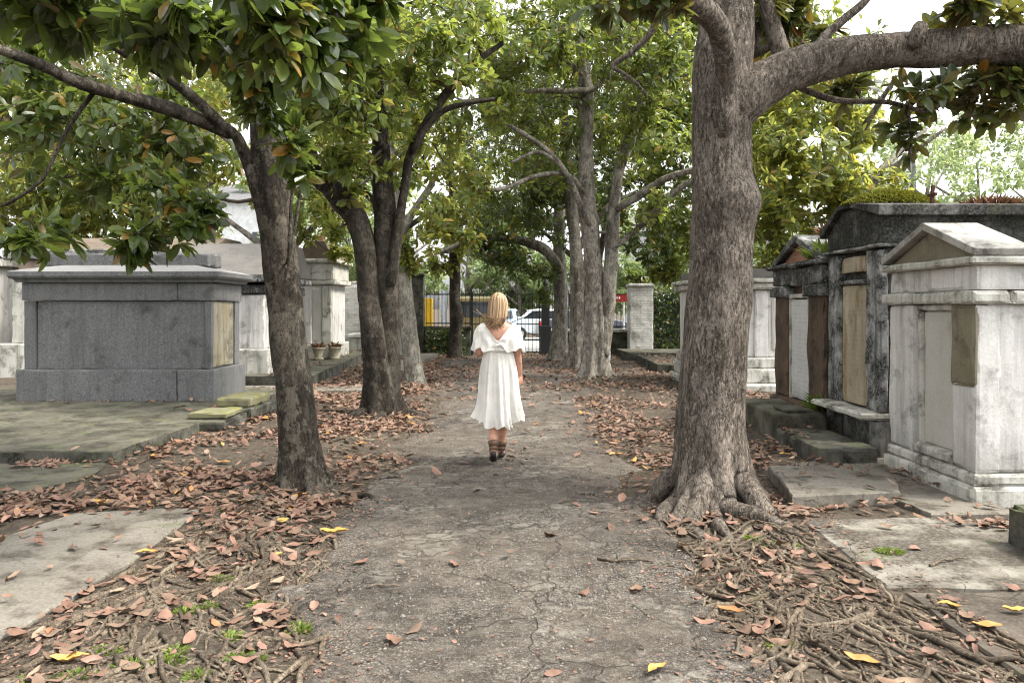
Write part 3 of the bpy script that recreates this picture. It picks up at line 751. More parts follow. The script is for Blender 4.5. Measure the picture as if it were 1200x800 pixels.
T = thing('narrow_tomb', (-4.93, 20.0, .24), 'tall narrow lime-washed tomb with rusty pyramid top', 'tomb')
rb('plinth', M['limewash_trim'], T, (-.45, .45, -.08, 1.9, -.02, .36), chip=.02)
rb('body', M['limewash'], T, (-.36, .36, .02, 1.8, .36, 1.86))
rb('pilaster', M['limewash'], T, (-.39, -.1, -.03, .2, .362, 1.85)); rb('pilaster', M['limewash_trim'], T, (.16, .39, -.03, .2, .362, 1.85))
rb('tablet', M['tablet'], T, (-.09, .15, -.0, .05, .45, 1.75))
rb('cornice', M['limewash_trim'], T, (-.5, .5, -.12, 1.95, 1.862, 1.97), (-.44, .44, -.06, 1.9, 1.972, 2.4), (-.54, .54, -.16, 2.0, 2.402, 2.5), chip=.02)
b = MB(); b.prism([(-.44, 2.502), (.44, 2.502), (.24, 2.96), (-.24, 2.96)], 1, -.05, 1.9); b.build('cap', M['rust_plaster'], T, bevel=.02)
rb('chimney_stub', M['redbrick'], T, (-.05, .12, .4, .6, 2.9, 3.15))

T = thing('pink_tomb', (-9.2, 17.2, .0), 'long pink-plastered tomb with dark coping rising behind the granite tomb', 'tomb')
rb('base', M['limewash_trim'], T, (-2.0, 2.6, -.1, 3, -.05, .75), chip=.02)
rb('body', M['pinkplaster'], T, (-1.5, 2.5, .05, 2.9, .75, 2.55))
rb('pilaster', M['limewash_trim'], T, (-1.6, -1.3, -.02, .2, .752, 2.3)); rb('pilaster', M['limewash_trim'], T, (2.3, 2.56, -.02, .2, .752, 2.3))
rb('coping', M['blackened_grey'], T, (-1.75, 2.75, -.12, 3.0, 2.552, 2.78), chip=.03, amp=.015)
b = MB(); b.prism([(-.05, 2.782), (2.9, 2.782), (1.9, 3.1), (.9, 3.1)], 0, -1.7, 2.7); b.build('roof', M['rust_plaster'], T, bevel=.02)

T = thing('plain_white_tomb', (-13.4, 19.0, .0), 'plain bright white tomb at the edge beyond the pink plastered one', 'tomb')
rb('base', M['limewash_trim'], T, (-1.6, 1.3, -.1, 2, -.05, .5)); rb('body', M['limewash'], T, (-1.5, 1.15, 0, 2, .5, 2.5))
rb('cornice', M['limewash_trim'], T, (-1.65, 1.3, -.12, 2.1, 2.502, 2.68)); 

T = thing('low_vault', (-4.35, 24.0, .2), 'small low white vault with a dark opening beside the brick wall', 'tomb')
rb('walls', M['limewash_trim'], T, (-.55, -.1, 0, .8, -.1, .42), (.45, .6, 0, .8, -.1, .42), (-.1, .45, .5, .8, -.1, .42)); rb('lid', M['limewash'], T, (-.62, .68, -.06, .85, .422, .53))

# ---- moss, cross and dried plants on the roofs
def tuft_mesh(n, rx, ry, h, w, seed, lean=.5, dome=.0):
    r = np.random.default_rng(seed); b = MB(); V = []; F = []; tint = []
    for i in range(n):
        a = r.uniform(0, 2 * PI); q = math.sqrt(r.uniform(0, 1)); p = np.array([q * rx * math.cos(a), q * ry * math.sin(a), dome * (1 - q * q) * r.uniform(.6, 1)])
        hh = h * r.uniform(.45, 1.1) * (1 - .45 * q); d = np.array([math.cos(a) * q * lean + r.normal(0, .35), math.sin(a) * q * lean + r.normal(0, .35), 1.0]); d /= np.linalg.norm(d)
        s = np.cross(d, [r.normal(), r.normal(), 0]); s /= np.linalg.norm(s) + 1e-9; s *= w * r.uniform(.6, 1.3)
        m_ = p + d * hh * .55; e = p + d * hh + np.array([d[0], d[1], -.25]) * hh * .25
        k = len(V); V += [p - s * .6, p + s * .6, m_ + s, m_ - s, e]; F += [(k, k + 1, k + 2, k + 3), (k + 3, k + 2, k + 4)]; t = r.uniform(0, 1); tint += [t, t]
    b.add(V, F, tint); return b
M['grassy'] = leafmat('grass_blade', [(0, (.09, .15, .025)), (.6, (.17, .25, .04)), (1, (.3, .34, .08))], (.1, .13, .03), .3, .6, (.3, .42, .06), .2)
M['dry_plant'] = leafmat('dry_plant', [(0, (.07, .025, .02)), (.6, (.16, .06, .045)), (1, (.3, .16, .08))], (.12, .06, .04), .15, .7, (.3, .12, .06), .2)
M['mossy_leaf'] = leafmat('roof_moss', [(0, (.07, .075, .01)), (.5, (.15, .16, .02)), (1, (.28, .26, .04))], (.12, .12, .02), .2, .8, (.4, .4, .05), .1)
def tuft(name, loc, n, rx, ry, h, w, mat, label, cat, seed, group=None, lean=.5, dome=0):
    o = tuft_mesh(n, rx, ry, h, w, seed, lean, dome).build(name, mat); o.location = loc; tag(o, label, cat, group); return o
tuft('moss_cushion', (4.0, 8.42, 2.61), 4200, .5, .26, .055, .012, M['mossy_leaf'], 'bright green moss cushion growing on top of the black-stained tomb', 'moss', 1, lean=1.2, dome=.15)
tuft('dried_plant', (4.9, 8.1, 2.54), 260, .3, .2, .2, .014, M['dry_plant'], 'reddish dried weeds rooted on the black-stained tomb roof', 'plant', 2, lean=.9)
tuft('roof_weed', (3.72, 9.5, 2.12), 160, .18, .25, .3, .02, M['grassy'], 'green weed sprouting from the cornice of the brown tomb', 'plant', 3, lean=1)
tuft('dried_plant', (3.9, 9.42, 2.38), 130, .25, .2, .3, .018, M['dry_plant'], 'brown dried fern between the brown tomb and the blackened tomb', 'plant', 4, lean=1)
tuft('roof_weed', (3.6, 9.22, .34), 110, .1, .08, .32, .02, M['grassy'], 'green weed growing in the joint between the brown and blackened tombs', 'plant', 5, lean=1)
M['iron_rust'] = plain('rusty_iron', (.07, .03, .02), .8, .3, spec=.3)
b = MB(); b.box(-.014, .014, -.014, .014, 0, .27); b.box(-.012, .012, -.075, -.0145, .165, .19); b.box(-.012, .012, .0145, .075, .165, .19)
o = b.build('cross', M['iron_rust']); o.location = (4.15, 7.88, 2.465); o.rotation_euler = (0, .06, .0); tag(o, 'small rusty iron cross standing on the black-stained tomb roof edge', 'cross')
# potted plants before the narrow tomb
M['pot'] = stone('pot_stone', (.22, .2, .14), (.34, .31, .22), dark_amt=.3, streak=.4, moss=.3)
for i, (x, y) in enumerate([(-4.75, 19.55), (-4.4, 19.75)]):
    T = thing('plant_pot', (x, y, .24), ['squat stone pot with wilted red flowers before the narrow tomb', 'second stone pot, closer to the fence, before the narrow tomb'][i], 'pot', 'stone pots before the narrow tomb')
    b = MB(); b.tube([(0, 0, 0), (0, 0, .05), (0, 0, .08), (0, 0, .26), (0, 0, .30), (0, 0, .31)], [.13, .13, .08, .15, .17, .13], 14); b.build('vessel', M['pot'], T, smooth_=True)
    o = tuft_mesh(70, .12, .12, .22, .02, 30 + i, 1).build('flowers', M['dry_plant'], T); o.location = (0, 0, .3)
# ------------------------------------------------------------------ boundary wall, fence, gate
M['iron'] = plain('black_iron', (.018, .02, .022), .5, .3, spec=.5)
M['ivywall'] = stone('mossy_low_wall', (.06, .07, .05), (.13, .14, .11), dark=(.015, .018, .01), dark_amt=.7, streak=.5, moss=.9, moss_col=(.04, .06, .02))
def wall(name, mat, x0, x1, y0, y1, z1, label, ragged=0.0, coping=None):
    T = thing(name, ((x0 + x1) / 2, (y0 + y1) / 2, 0), label, 'wall'); T['kind'] = 'thing'
    a, c = (x1 - x0) / 2, (y1 - y0) / 2
    rb('masonry', mat, T, (-a, a, -c, c, -.1, z1), step=.18, amp=.01)
    if ragged:
        b = MB(); x = -a; r = random.Random(int(x1 * 10))
        while x < a - .1:
            w = r.uniform(.18, .34)
            for k in range(r.choice([0, 1, 1, 2, 2])):
                b.rbox(x + .01, min(a, x + w), -c + r.uniform(0, .04), c - .02, z1 + .004 + k * .075, z1 + .07 + k * .075, .2, .006, .012, k)
            x += w
        b.build('broken_courses', M['redbrick'] if ragged > 1 else mat, T)
    if coping: rb('coping', coping, T, (-a - .03, a + .03, -c - .05, c + .05, z1 + .003, z1 + .1), step=.25)
    return T
wall('brick_wall', M['whitebrick'], -17, -3.3, 25.1, 25.5, 2.2, 'long whitewashed brick boundary wall with crumbling top, behind the narrow tomb', ragged=1)
wall('gate_pier', M['kerb'], -3.26, -2.78, 25.0, 25.5, 2.5, 'dark grey stone pier between the white brick wall and the iron railing', coping=M['kerb'])
wall('low_wall', M['ivywall'], -2.76, -1.30, 25.1, 25.4, .84, 'low dark mossy wall carrying iron railings beside the gate', coping=M['kerb'])
wall('low_wall', M['ivywall'], 1.24, 3.78, 25.1, 25.4, .74, 'low mossy wall with railings between the gate post and white brick pillar', coping=M['limewash_trim'])
wall('brick_pillar', M['whitebrick'], 3.62, 4.34, 24.45, 25.05, 2.16, 'square white brick pillar standing past the gate', coping=M['whitebrick'])
wall('brick_wall', M['ivywall'], 4.4, 17, 25.0, 25.4, 2.0, 'dark ivy-grown boundary wall running on from the white brick pillar')

def railing(x0, x1, z0, z1, y, label):
    T = thing('railing', ((x0 + x1) / 2, y, z0), label, 'railing')
    a = (x1 - x0) / 2; h = z1 - z0
    b = MB(); b.box(-a, a, -.02, .02, .06, .1); b.build('rail', M['iron'], T)
    b = MB(); b.box(-a, a, -.02, .02, h - .08, h - .04); b.build('rail', M['iron'], T)
    b = MB(); n = int((x1 - x0) / .125)
    for i in range(n + 1):
        x = -a + .02 + (2 * a - .04) * i / n
        b.box(x - .009, x + .009, -.009, .009, 0, h)
        b.tube([(x, 0, h), (x, 0, h + .02), (x, 0, h + .08)], [.01, .02, .001], 4)
    b.build('picket_infill', M['iron'], T)
railing(-2.74, -1.32, .942, 2.0, 25.25, 'black iron railing on the low dark wall beside the slim dark tree')
railing(1.26, 3.6, .842, 2.0, 25.25, 'black iron railing on the low wall by the white brick pillar')
# double gate
T = thing('iron_gate', (-.19, 25.2, 0), 'tall black iron double gate of thin pickets with crossed braces', 'gate')
for s in (-1, 1):
    b = MB(); x0, x1 = (s * 1.07, s * .02) if s < 0 else (s * .02, s * 1.07)
    for z in (.1, .98, 1.92): b.box(x0, x1, -.018, .018, z, z + .035)
    b.box(x0, x0 + .03, -.02, .02, .02, 2.02); b.box(x1 - .03, x1, -.02, .02, .02, 2.02)
    leaf = b.build('gate_leaf', M['iron'], T)
    b = MB(); n = 9
    for i in range(1, n):
        x = x0 + (x1 - x0) * i / n
        b.box(x - .008, x + .008, -.008, .008, .1, 2.03); b.tube([(x, 0, 2.03), (x, 0, 2.05), (x, 0, 2.12)], [.009, .02, .001], 4)
    b.build('picket_infill', M['iron'], leaf)
    b = MB(); xi, xo = s * .04, s * 1.05
    b.tube([(xo, -.025, 1.4), (xi, -.025, 1.0)], .012, 4); b.tube([(xo, -.025, .6), (xi, -.025, .97)], .012, 4)
    b.build('brace', M['iron'], leaf)
def ironpost(x, label):
    T = thing('gate_post', (x, 25.2, 0), label, 'post')
    b = MB(); b.box(-.17, .17, -.17, .17, 0, .95); b.build('base', M['iron'], T, bevel=.02)
    b = MB(); b.box(-.13, .13, -.13, .13, .95, 1.98); b.box(-.165, .165, -.165, .165, 1.98, 2.08); b.box(-.19, .19, -.19, .19, 2.08, 2.14); b.build('shaft', M['iron'], T, bevel=.012)
    b = MB(); b.tube([(0, 0, 2.14), (0, 0, 2.2), (0, 0, 2.24), (0, 0, 2.3), (0, 0, 2.36), (0, 0, 2.42), (0, 0, 2.62)], [.12, .06, .09, .1, .07, .03, .005], 12); b.build('finial', M['iron'], T, smooth_=True)
ironpost(1.06, 'thick black ornamental gate post with a finial between gate and pale trunks')
b = MB(); b.box(-1.0, -.94, -.03, .03, 0, 2.1); o = b.build('gate_post', M['iron'], bevel=.005); o.location = (-.29 - .03, 25.2, 0); tag(o, 'thin black post hinging the gate beside the slim dark trunk', 'post')
M['whitepaint'] = plain('white_paint', (.75, .75, .74), .5, .1)
T = thing('marker_post', (2.7, 22.3, 0), 'thin white marker post with a round cap beside the clustered pale trunks', 'post')
b = MB(); b.tube([(0, 0, -.05), (0, 0, 1.15)], .055, 10); b.build('pole', M['whitepaint'], T)
b = MB(); b.tube([(0, 0, 1.152), (0, 0, 1.2), (0, 0, 1.26), (0, 0, 1.29)], [.1, .12, .08, .02], 12); b.build('cap', M['limewash_trim'], T, smooth_=True)

# ------------------------------------------------------------------ street beyond the gate
M['glass'] = plain('car_glass', (.02, .025, .03), .08, spec=.8, bump=0)
M['rubber'] = plain('tyre_rubber', (.02, .02, .02), .85); M['alloy'] = plain('alloy', (.45, .45, .45), .35, metal=.8)
M['headlamp'] = plain('lamp_glass', (.7, .7, .68), .15, spec=.7, bump=0); M['taillamp'] = plain('tail_lamp', (.4, .02, .015), .2, bump=0)
def car(loc, rz, col, label, van=False, L=4.4, w=.9, h=1.45):
    T = thing('parked_car' if not van else 'delivery_van', loc, label, 'car' if not van else 'van', None if van else 'cars parked in the street', rz)
    paint = plain('car_paint', col, .25, .0, .06, bump=0, spec=.6); paint.node_tree.nodes
    l = L / 2
    if van:
        low = [(-l, .32), (-l, 1.0), (-l + .02, h - .08), (-l + .12, h), (l - 1.3, h), (l - .85, 1.25), (l - .1, 1.0), (l, .8), (l, .32)]
    else:
        low = [(-l, .32), (-l - .03, .62), (-l + .08, .92), (-l + .75, .98), (-l + 1.25, h - .06), (-l + 1.9, h), (l - 1.75, h - .05), (l - 1.05, .98), (l - .25, .84), (l, .64), (l - .02, .32)]
    b = MB(); prof = low; n = len(prof); V = []
    ws = [(-1, .93), (-.93, 1), (.93, 1), (1, .93)]
    for (s, k) in ws:
        for (x, z) in prof:
            tuck = 1 - max(0, (z - .95)) * (.30 if not van else .06)
            V.append((x * (k if abs(s) == 1 else 1), s * w * tuck, z if abs(s) < 1 else (z * .985 + .005)))
    F = []
    for r in range(3):
        for i in range(n):
            j = (i + 1) % n; F.append((r * n + i, r * n + j, (r + 1) * n + j, (r + 1) * n + i))
    F.append(tuple(range(n))[::-1]); F.append(tuple(range(3 * n, 4 * n)))
    b.add(V, F); b.build('body', paint, T, bevel=.03)
    for s in (-1, 1):
        for x in (-l + .8, l - .85):
            b = MB(); b.tube([(x, s * (w - .2), .31), (x, s * (w + .015), .31)], .31, 20); wl = b.build('wheel', M['rubber'], T)
            b = MB(); b.tube([(x, s * (w + .0), .31), (x, s * (w + .025), .31)], .19, 14); b.build('rim', M['alloy'], wl)
        b = MB(); k = 1 if not van else 1
        if van: b.add([(l - 1.25, s * (w * .985 + .012), 1.2), (l - .75, s * (w * .985 + .012), 1.15), (l - 1.2, s * (w * .965 + .012), h - .15), (l - 1.3, s * (w * .965 + .012), h - .15)], [(0, 1, 2, 3)])
        else: b.add([(-l + .95, s * (w * .985 + .01), 1.0), (l - 1.25, s * (w * .985 + .01), 1.0), (l - 1.8, s * (w * .875 + .012), h - .1), (-l + 1.4, s * (w * .875 + .012), h - .1)], [(0, 1, 2, 3)])
        b.build('side_window', M['glass'], T)
        b = MB(); b.box(l - .16, l + .012, s * w * .88 - .14, s * w * .88 + .05, .62, .76); b.build('headlight', M['headlamp'], T)
        b = MB(); b.box(-l - .035, -l + .1, s * w * .88 - .12, s * w * .88 + .05, .7, .86); b.build('tail_light', M['taillamp'], T)
    b = MB()
    if van: b.add([(-l - .012, -w * .7, 1.15), (-l - .012, w * .7, 1.15), (-l + .008, w * .65, h - .2), (-l + .008, -w * .65, h - .2)], [(0, 1, 2, 3)])
    else: b.add([(-l + .80, -w * .82, 1.02), (-l + .80, w * .82, 1.02), (-l + 1.2, w * .74, h - .1), (-l + 1.2, -w * .74, h - .1)], [(0, 1, 2, 3)])
    o = b.build('rear_window', M['glass'], T); o.location.x = -.02; o.location.z = .015
    b = MB()
    if van: b.add([(l - .82, -w * .8, 1.22), (l - .82, w * .8, 1.22), (l - 1.24, w * .78, h - .1), (l - 1.24, -w * .78, h - .1)], [(0, 1, 2, 3)])
    else: b.add([(l - 1.08, -w * .82, 1.02), (l - 1.08, w * .82, 1.02), (l - 1.72, w * .72, h - .1), (l - 1.72, -w * .72, h - .1)], [(0, 1, 2, 3)])
    o = b.build('windscreen', M['glass'], T); o.location.x = .03; o.location.z = .02
    return T
car((-1.42, 31.5, .02), PI / 2 + .05, (.36, .28, .13), 'yellow delivery van seen through the gate bars', van=True, L=4.6, h=1.9)
car((-.55, 35.5, .02), PI / 2 - .1, (.35, .5, .62), 'pale blue car parked beyond the gate next to the yellow van')
car((1.6, 37.2, .02), .06, (.6, .62, .64), 'white car standing crosswise beyond the gate', L=4.2)
car((3.4, 37.0, .02), .05, (.06, .07, .09), 'dark car parked far across the street behind the gate post')
M['yellow'] = plain('yellow_paint', (.75, .45, .02), .5, .1)
T = thing('utility_box', (-3.02, 28.3, .0), 'bright yellow upright utility cabinet behind the railings', 'cabinet')
b = MB(); b.box(-.2, .2, -.15, .15, .12, 1.85); b.build('cabinet', M['yellow'], T, bevel=.015); b = MB(); b.box(-.23, .23, -.18, .18, 0, .118); b.build('plinth', M['concrete'], T)
M['redpaint'] = plain('red_paint', (.34, .025, .02), .5, .1)
T = thing('sign_board', (3.35, 27.4, 0), 'narrow red sign board with pale marks on two posts past the railing', 'sign')
b = MB(); b.box(-.62, .62, -.02, .02, 1.72, 1.99); b.build('board', M['redpaint'], T)
b = MB()
for k in range(9):
    b.box(-.4 + k * .09, -.4 + k * .09 + .05, -.026, -.021, 1.82, 1.89)
b.build('lettering', M['whitepaint'], T)
for s in (-.5, .5):
    b = MB(); b.tube([(s, .05, 0), (s, .05, 2.0)], .03, 8); b.build('post', M['whitepaint'], T)
for i, (x, c, lab) in enumerate([(-2.62, (.55, .6, .7), 'pale blue cloth banner on a pole behind the railings'), (-2.3, (.45, .08, .07), 'red cloth banner on a pole behind the railings')]):
    T = thing('banner', (x, 29, 0), lab, 'banner')
    b = MB(); b.tube([(0, 0, 0), (0, 0, 2.2)], .02, 6); b.build('pole', M['whitepaint'], T)
    xs_ = np.linspace(.02, .26, 8); zs_ = np.linspace(.9, 2.15, 10); X, Z = np.meshgrid(xs_, zs_, indexing='ij'); Yv = .03 * np.sin(X * 30 + Z * 2)
    idx = np.arange(80).reshape(8, 10); b = MB(); b.add(np.stack([X, Yv, Z], -1).reshape(-1, 3), np.stack([idx[:-1, :-1], idx[1:, :-1], idx[1:, 1:], idx[:-1, 1:]], -1).reshape(-1, 4)); b.build('cloth', plain('banner_cloth', c, .8, .1, trans=.3), T, smooth_=True)

# houses far behind
M['siding'] = plain('white_siding', (.68, .69, .7), .7, .06, scale=3); M['shingle'] = plain('grey_shingle', (.14, .14, .145), .9, .3)
M['darkpane'] = plain('house_pane', (.04, .05, .06), .15, bump=0, spec=.7)
def house(loc, w, d, h, roof, label, rz=0, mat='siding'):
    T = thing('house', loc, label, 'house', rz=rz); b = MB()
    b.box(-w / 2, w / 2, 0, d, 0, h)
    for k in range(int(h / .18)): b.box(-w / 2 - .012, w / 2 + .012, -.012, d + .012, .1 + k * .18, .1 + k * .18 + .015)
    b.build('wall', M[mat], T)
    b = MB(); b.prism([(-.4, h), (d + .4, h), (d / 2, h + roof)], 0, -w / 2 - .3, w / 2 + .3); b.build('roof', M['shingle'], T)
    n = max(2, int(w / 2.2))
    for i in range(n):
        for z in ([1.0] if h < 4.5 else [1.0, 3.9]):
            x = -w / 2 + w * (i + .5) / n
            b = MB(); b.box(x - .5, x + .5, -.07, -.013, z, z + 1.6); f = b.build('window', M['whitepaint'], T)
            b = MB(); b.box(x - .4, x + .4, -.08, -.071, z + .1, z + 1.5); b.build('pane', M['darkpane'], f)
house((-14.2, 41, 0), 5, 7, 7.0, 1.4, 'white clapboard house far behind the slim leaning trunk')
house((1, 56, 0), 9, 7, 3.6, 1.6, 'pale house straight across the street behind the gate')
house((12, 50, 0), 8, 7, 5.5, 2.4, 'pale two-storey house behind the ivy wall')
T = thing('church_steeple', (31.5, 64, 0), 'white church steeple above the trees behind the black-stained tomb', 'church')
b = MB(); b.box(-1.3, 1.3, -1.3, 1.3, 0, 10.2); b.build('tower', M['siding'], T)
b = MB(); b.box(-1.6, 1.6, -1.6, 1.6, 10.2, 10.6); b.box(-.95, .95, -.95, .95, 10.6, 12.6); b.box(-1.15, 1.15, -1.15, 1.15, 12.6, 12.9); b.build('belfry', M['whitepaint'], T, bevel=.05)
b = MB(); b.add([(-.9, -.9, 12.9), (.9, -.9, 12.9), (.9, .9, 12.9), (-.9, .9, 12.9), (0, 0, 17.5)], [(0, 1, 4), (1, 2, 4), (2, 3, 4), (3, 0, 4)]); b.build('spire', M['siding'], T)
b = MB(); b.box(-.5, .5, -.97, -.955, 10.9, 12.3); b.build('louvre', M['darkpane'], T)
# ------------------------------------------------------------------ trees
BK = {}
BK['mottled'] = bark('mottled_bark', (.054, .043, .032), (.115, .095, .072), (.012, .009, .007), (.27, .24, .19), .6, 11, .15, bump=1., dark_amt=.6)
BK['dark'] = bark('dark_bark', (.032, .026, .02), (.068, .056, .043), (.01, .008, .006), (.17, .152, .12), .35, 9, .25)
BK['pale'] = bark('pale_bark', (.17, .16, .13), (.27, .255, .21), (.05, .045, .034), (.4, .385, .33), .4, 6, .2, bump=.5, dark_amt=.3)
BK['big'] = bark('grey_brown_bark', (.26, .215, .175), (.37, .318, .265), (.062, .049, .037), (.31, .275, .235), .5, 8, .2, bump=1., dark_amt=.5, crisp=1.)
BK['grey'] = bark('blotched_grey_bark', (.19, .168, .138), (.30, .272, .228), (.03, .025, .019), (.38, .355, .31), .5, 6, .12, bump=.6, dark_amt=.6)
TWIG2 = plain('pale_twig_bark', (.17, .15, .122), .9, .3, spec=.2)
TWIG = plain('twig_bark', (.075, .062, .048), .9, .3, spec=.2)
G1 = [(0, (.010, .022, .008)), (.4, (.024, .050, .014)), (.72, (.062, .10, .024)), (.88, (.11, .13, .025)), (.955, (.14, .085, .03)), (.985, (.42, .17, .03)), (1, (.5, .28, .04))]
G2 = [(0, (.022, .042, .012)), (.3, (.065, .12, .024)), (.6, (.155, .22, .04)), (.86, (.28, .30, .06)), (.95, (.22, .13, .04)), (1, (.5, .28, .05))]  # lightened yellow-greens for the rear crowns
GM = [(0, (.014, .030, .010)), (.25, (.032, .074, .014)), (.5, (.10, .165, .022)), (.8, (.23, .27, .036)), (.95, (.18, .11, .035)), (1, (.48, .26, .045))]  # greens brightened in the albedo for the light in the middle canopy
G3 = [(0, (.10, .16, .07)), (.4, (.2, .29, .12)), (.75, (.3, .39, .17)), (1, (.4, .46, .22))]  # distant sunlit crowns: sun brightness painted into these raised greens
LF = {'dark': leafmat('magnolia_leaf', G1, (.06, .08, .025), .36, .24, (.42, .55, .08)),
      'rusty': leafmat('rusty_magnolia_leaf', G1, (.15, .095, .035), .3, .28, (.4, .38, .06)),
      'yellow': leafmat('yellow_green_magnolia_leaf', G2, (.2, .15, .045), .56, .35, (.74, .74, .14)),
      'mid': leafmat('lit_magnolia_leaf', GM, (.14, .11, .036), .5, .3, (.57, .66, .12)),
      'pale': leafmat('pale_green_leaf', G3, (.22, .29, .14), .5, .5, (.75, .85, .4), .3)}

def rough_disp(amp, seed, flare=0, fh=.35, lobes=5, knots=(), z0=0, flute=.10):
    ph = np.random.default_rng(seed).uniform(0, 6.28, 4)
    def f(R, th, pts, N, B):
        r0 = R.copy()
        dirs = np.cos(th)[None, :, None] * N[:, None, :] + np.sin(th)[None, :, None] * B[:, None, :]
        q = pts[:, None, :] + R[..., None] * dirs
        n1 = fbm3(q[..., 0] * 4, q[..., 1] * 4, q[..., 2] * 1.6, 3, seed)
        n2 = fbm3(q[..., 0] * 16, q[..., 1] * 16, q[..., 2] * 7, 3, seed + 3)
        az = np.arctan2(dirs[..., 1], dirs[..., 0])
        R = R + r0 * amp * (n1 * 1.2 + n2 * .35)
        if flare:
            h = np.clip(pts[:, 2] - z0, 0, None)[:, None]
            lob = .5 + .5 * np.cos(lobes * az + ph[0] + .6 * np.sin(2 * az + ph[1])); lob2 = .5 + .5 * np.cos((lobes + 3) * az + ph[2])
            R = R + r0 * flare * np.exp(-h / fh) * (.35 + 1.0 * lob ** 1.5 + .3 * lob2) + r0 * flute * (lob - .5) * np.exp(-h / (fh * 6))
        for (kp, kr, kh) in knots:
            d = np.linalg.norm(q - np.asarray(kp), axis=-1)
            R = R + kh * np.exp(-(d / kr) ** 2)
        return R
    return f

def px_path(path, Y):
    """(column, row, width[, dY]) in photo pixels at distance Y -> centre line and radii in metres"""
    pts = []; rad = []
    for q in path:
        y = Y + (q[3] if len(q) > 3 else 0)
        pts.append(P(q[0], q[1], y)); rad.append(q[2] * .5 * y / FOC)
    return np.array(pts), np.array(rad)

def leaf_batch(mb, base, d, up, L, Wd, tint, level, curl=.25, fold=.16):
    """level 2: 4 stations folded on the midrib; 1: 3 stations; 0: one folded pair"""
    d = d / (np.linalg.norm(d, axis=1)[:, None] + 1e-9)
    s = np.cross(d, up); s /= np.linalg.norm(s, axis=1)[:, None] + 1e-9
    n = np.cross(s, d)
    if level == 2: ts, ws = [0, .3, .62, .88, 1.], [.06, .78, 1., .62, .03]
    elif level == 1: ts, ws = [0, .35, .72, 1.], [.08, .85, .95, .05]
    else: ts, ws = [0, .5, 1.], [.1, 1., .1]
    K = len(base); S = len(ts)
    V = np.zeros((K, S, 3, 3))
    for i, (t, w) in enumerate(zip(ts, ws)):
        c = base + d * (L * t)[:, None] - n * (L * curl * (t ** 2))[:, None]
        side = s * (Wd * .5 * w)[:, None]; lift = n * (Wd * fold * w)[:, None]
        V[:, i, 0] = c - side + lift; V[:, i, 1] = c; V[:, i, 2] = c + side + lift
    idx = np.arange(K * S * 3).reshape(K, S, 3)
    F = []
    for i in range(S - 1):
        for j in range(2):
            F.append(np.stack([idx[:, i, j], idx[:, i, j + 1], idx[:, i + 1, j + 1], idx[:, i + 1, j]], -1))
    F = np.stack(F, 1)
    tt = np.repeat(tint, F.shape[1])
    mb.add(V.reshape(-1, 3), F.reshape(-1, 4).tolist(), tt)

def rosettes(mb, C, A, L0, level, r, kmin=6, kmax=10, tintlo=0., tinthi=1., droop=.3):
    M_ = len(C); k = r.integers(kmin, kmax + 1, M_)
    rep = np.repeat(np.arange(M_), k); n = len(rep)
    A = A / np.linalg.norm(A, axis=1)[:, None]
    ref = np.where(np.abs(A[:, 2:3]) < .9, np.array([[0, 0, 1.]]), np.array([[1., 0, 0]]))
    U = np.cross(A, ref); U /= np.linalg.norm(U, axis=1)[:, None]; Vv = np.cross(A, U)
    az = r.uniform(0, 2 * PI, n); pol = np.radians(r.uniform(35, 105, n))
    a, u, v = A[rep], U[rep], Vv[rep]
    d = a * np.cos(pol)[:, None] + (u * np.cos(az)[:, None] + v * np.sin(az)[:, None]) * np.sin(pol)[:, None]
    d[:, 2] -= droop * r.uniform(.2, 1.4, n)
    d /= np.linalg.norm(d, axis=1)[:, None]
    up = a + r.normal(0, .35, (n, 3)) + np.array([0, 0, .35])
    L = L0 * r.uniform(.65, 1.15, n); Wd = L * r.uniform(.36, .5, n)
    base = C[rep] + a * r.uniform(-.4, .12, n)[:, None] * L0 * .6 + d * .02
    cl = r.uniform(0, 1, M_)[rep]                     # leaves of one spray age together
    t = np.clip(.62 * r.uniform(0, 1, n) ** 1.15 + .38 * cl, 0, 1)
    old = r.uniform(0, 1, n) < .06
    t = np.where(old, r.uniform(.93, 1, n), np.minimum(t, .93) * (tinthi - tintlo) + tintlo)
    leaf_batch(mb, base, d, up, L, Wd, np.clip(t, 0, 1), level, r.uniform(.0, .5, n), r.uniform(.02, .3, n))

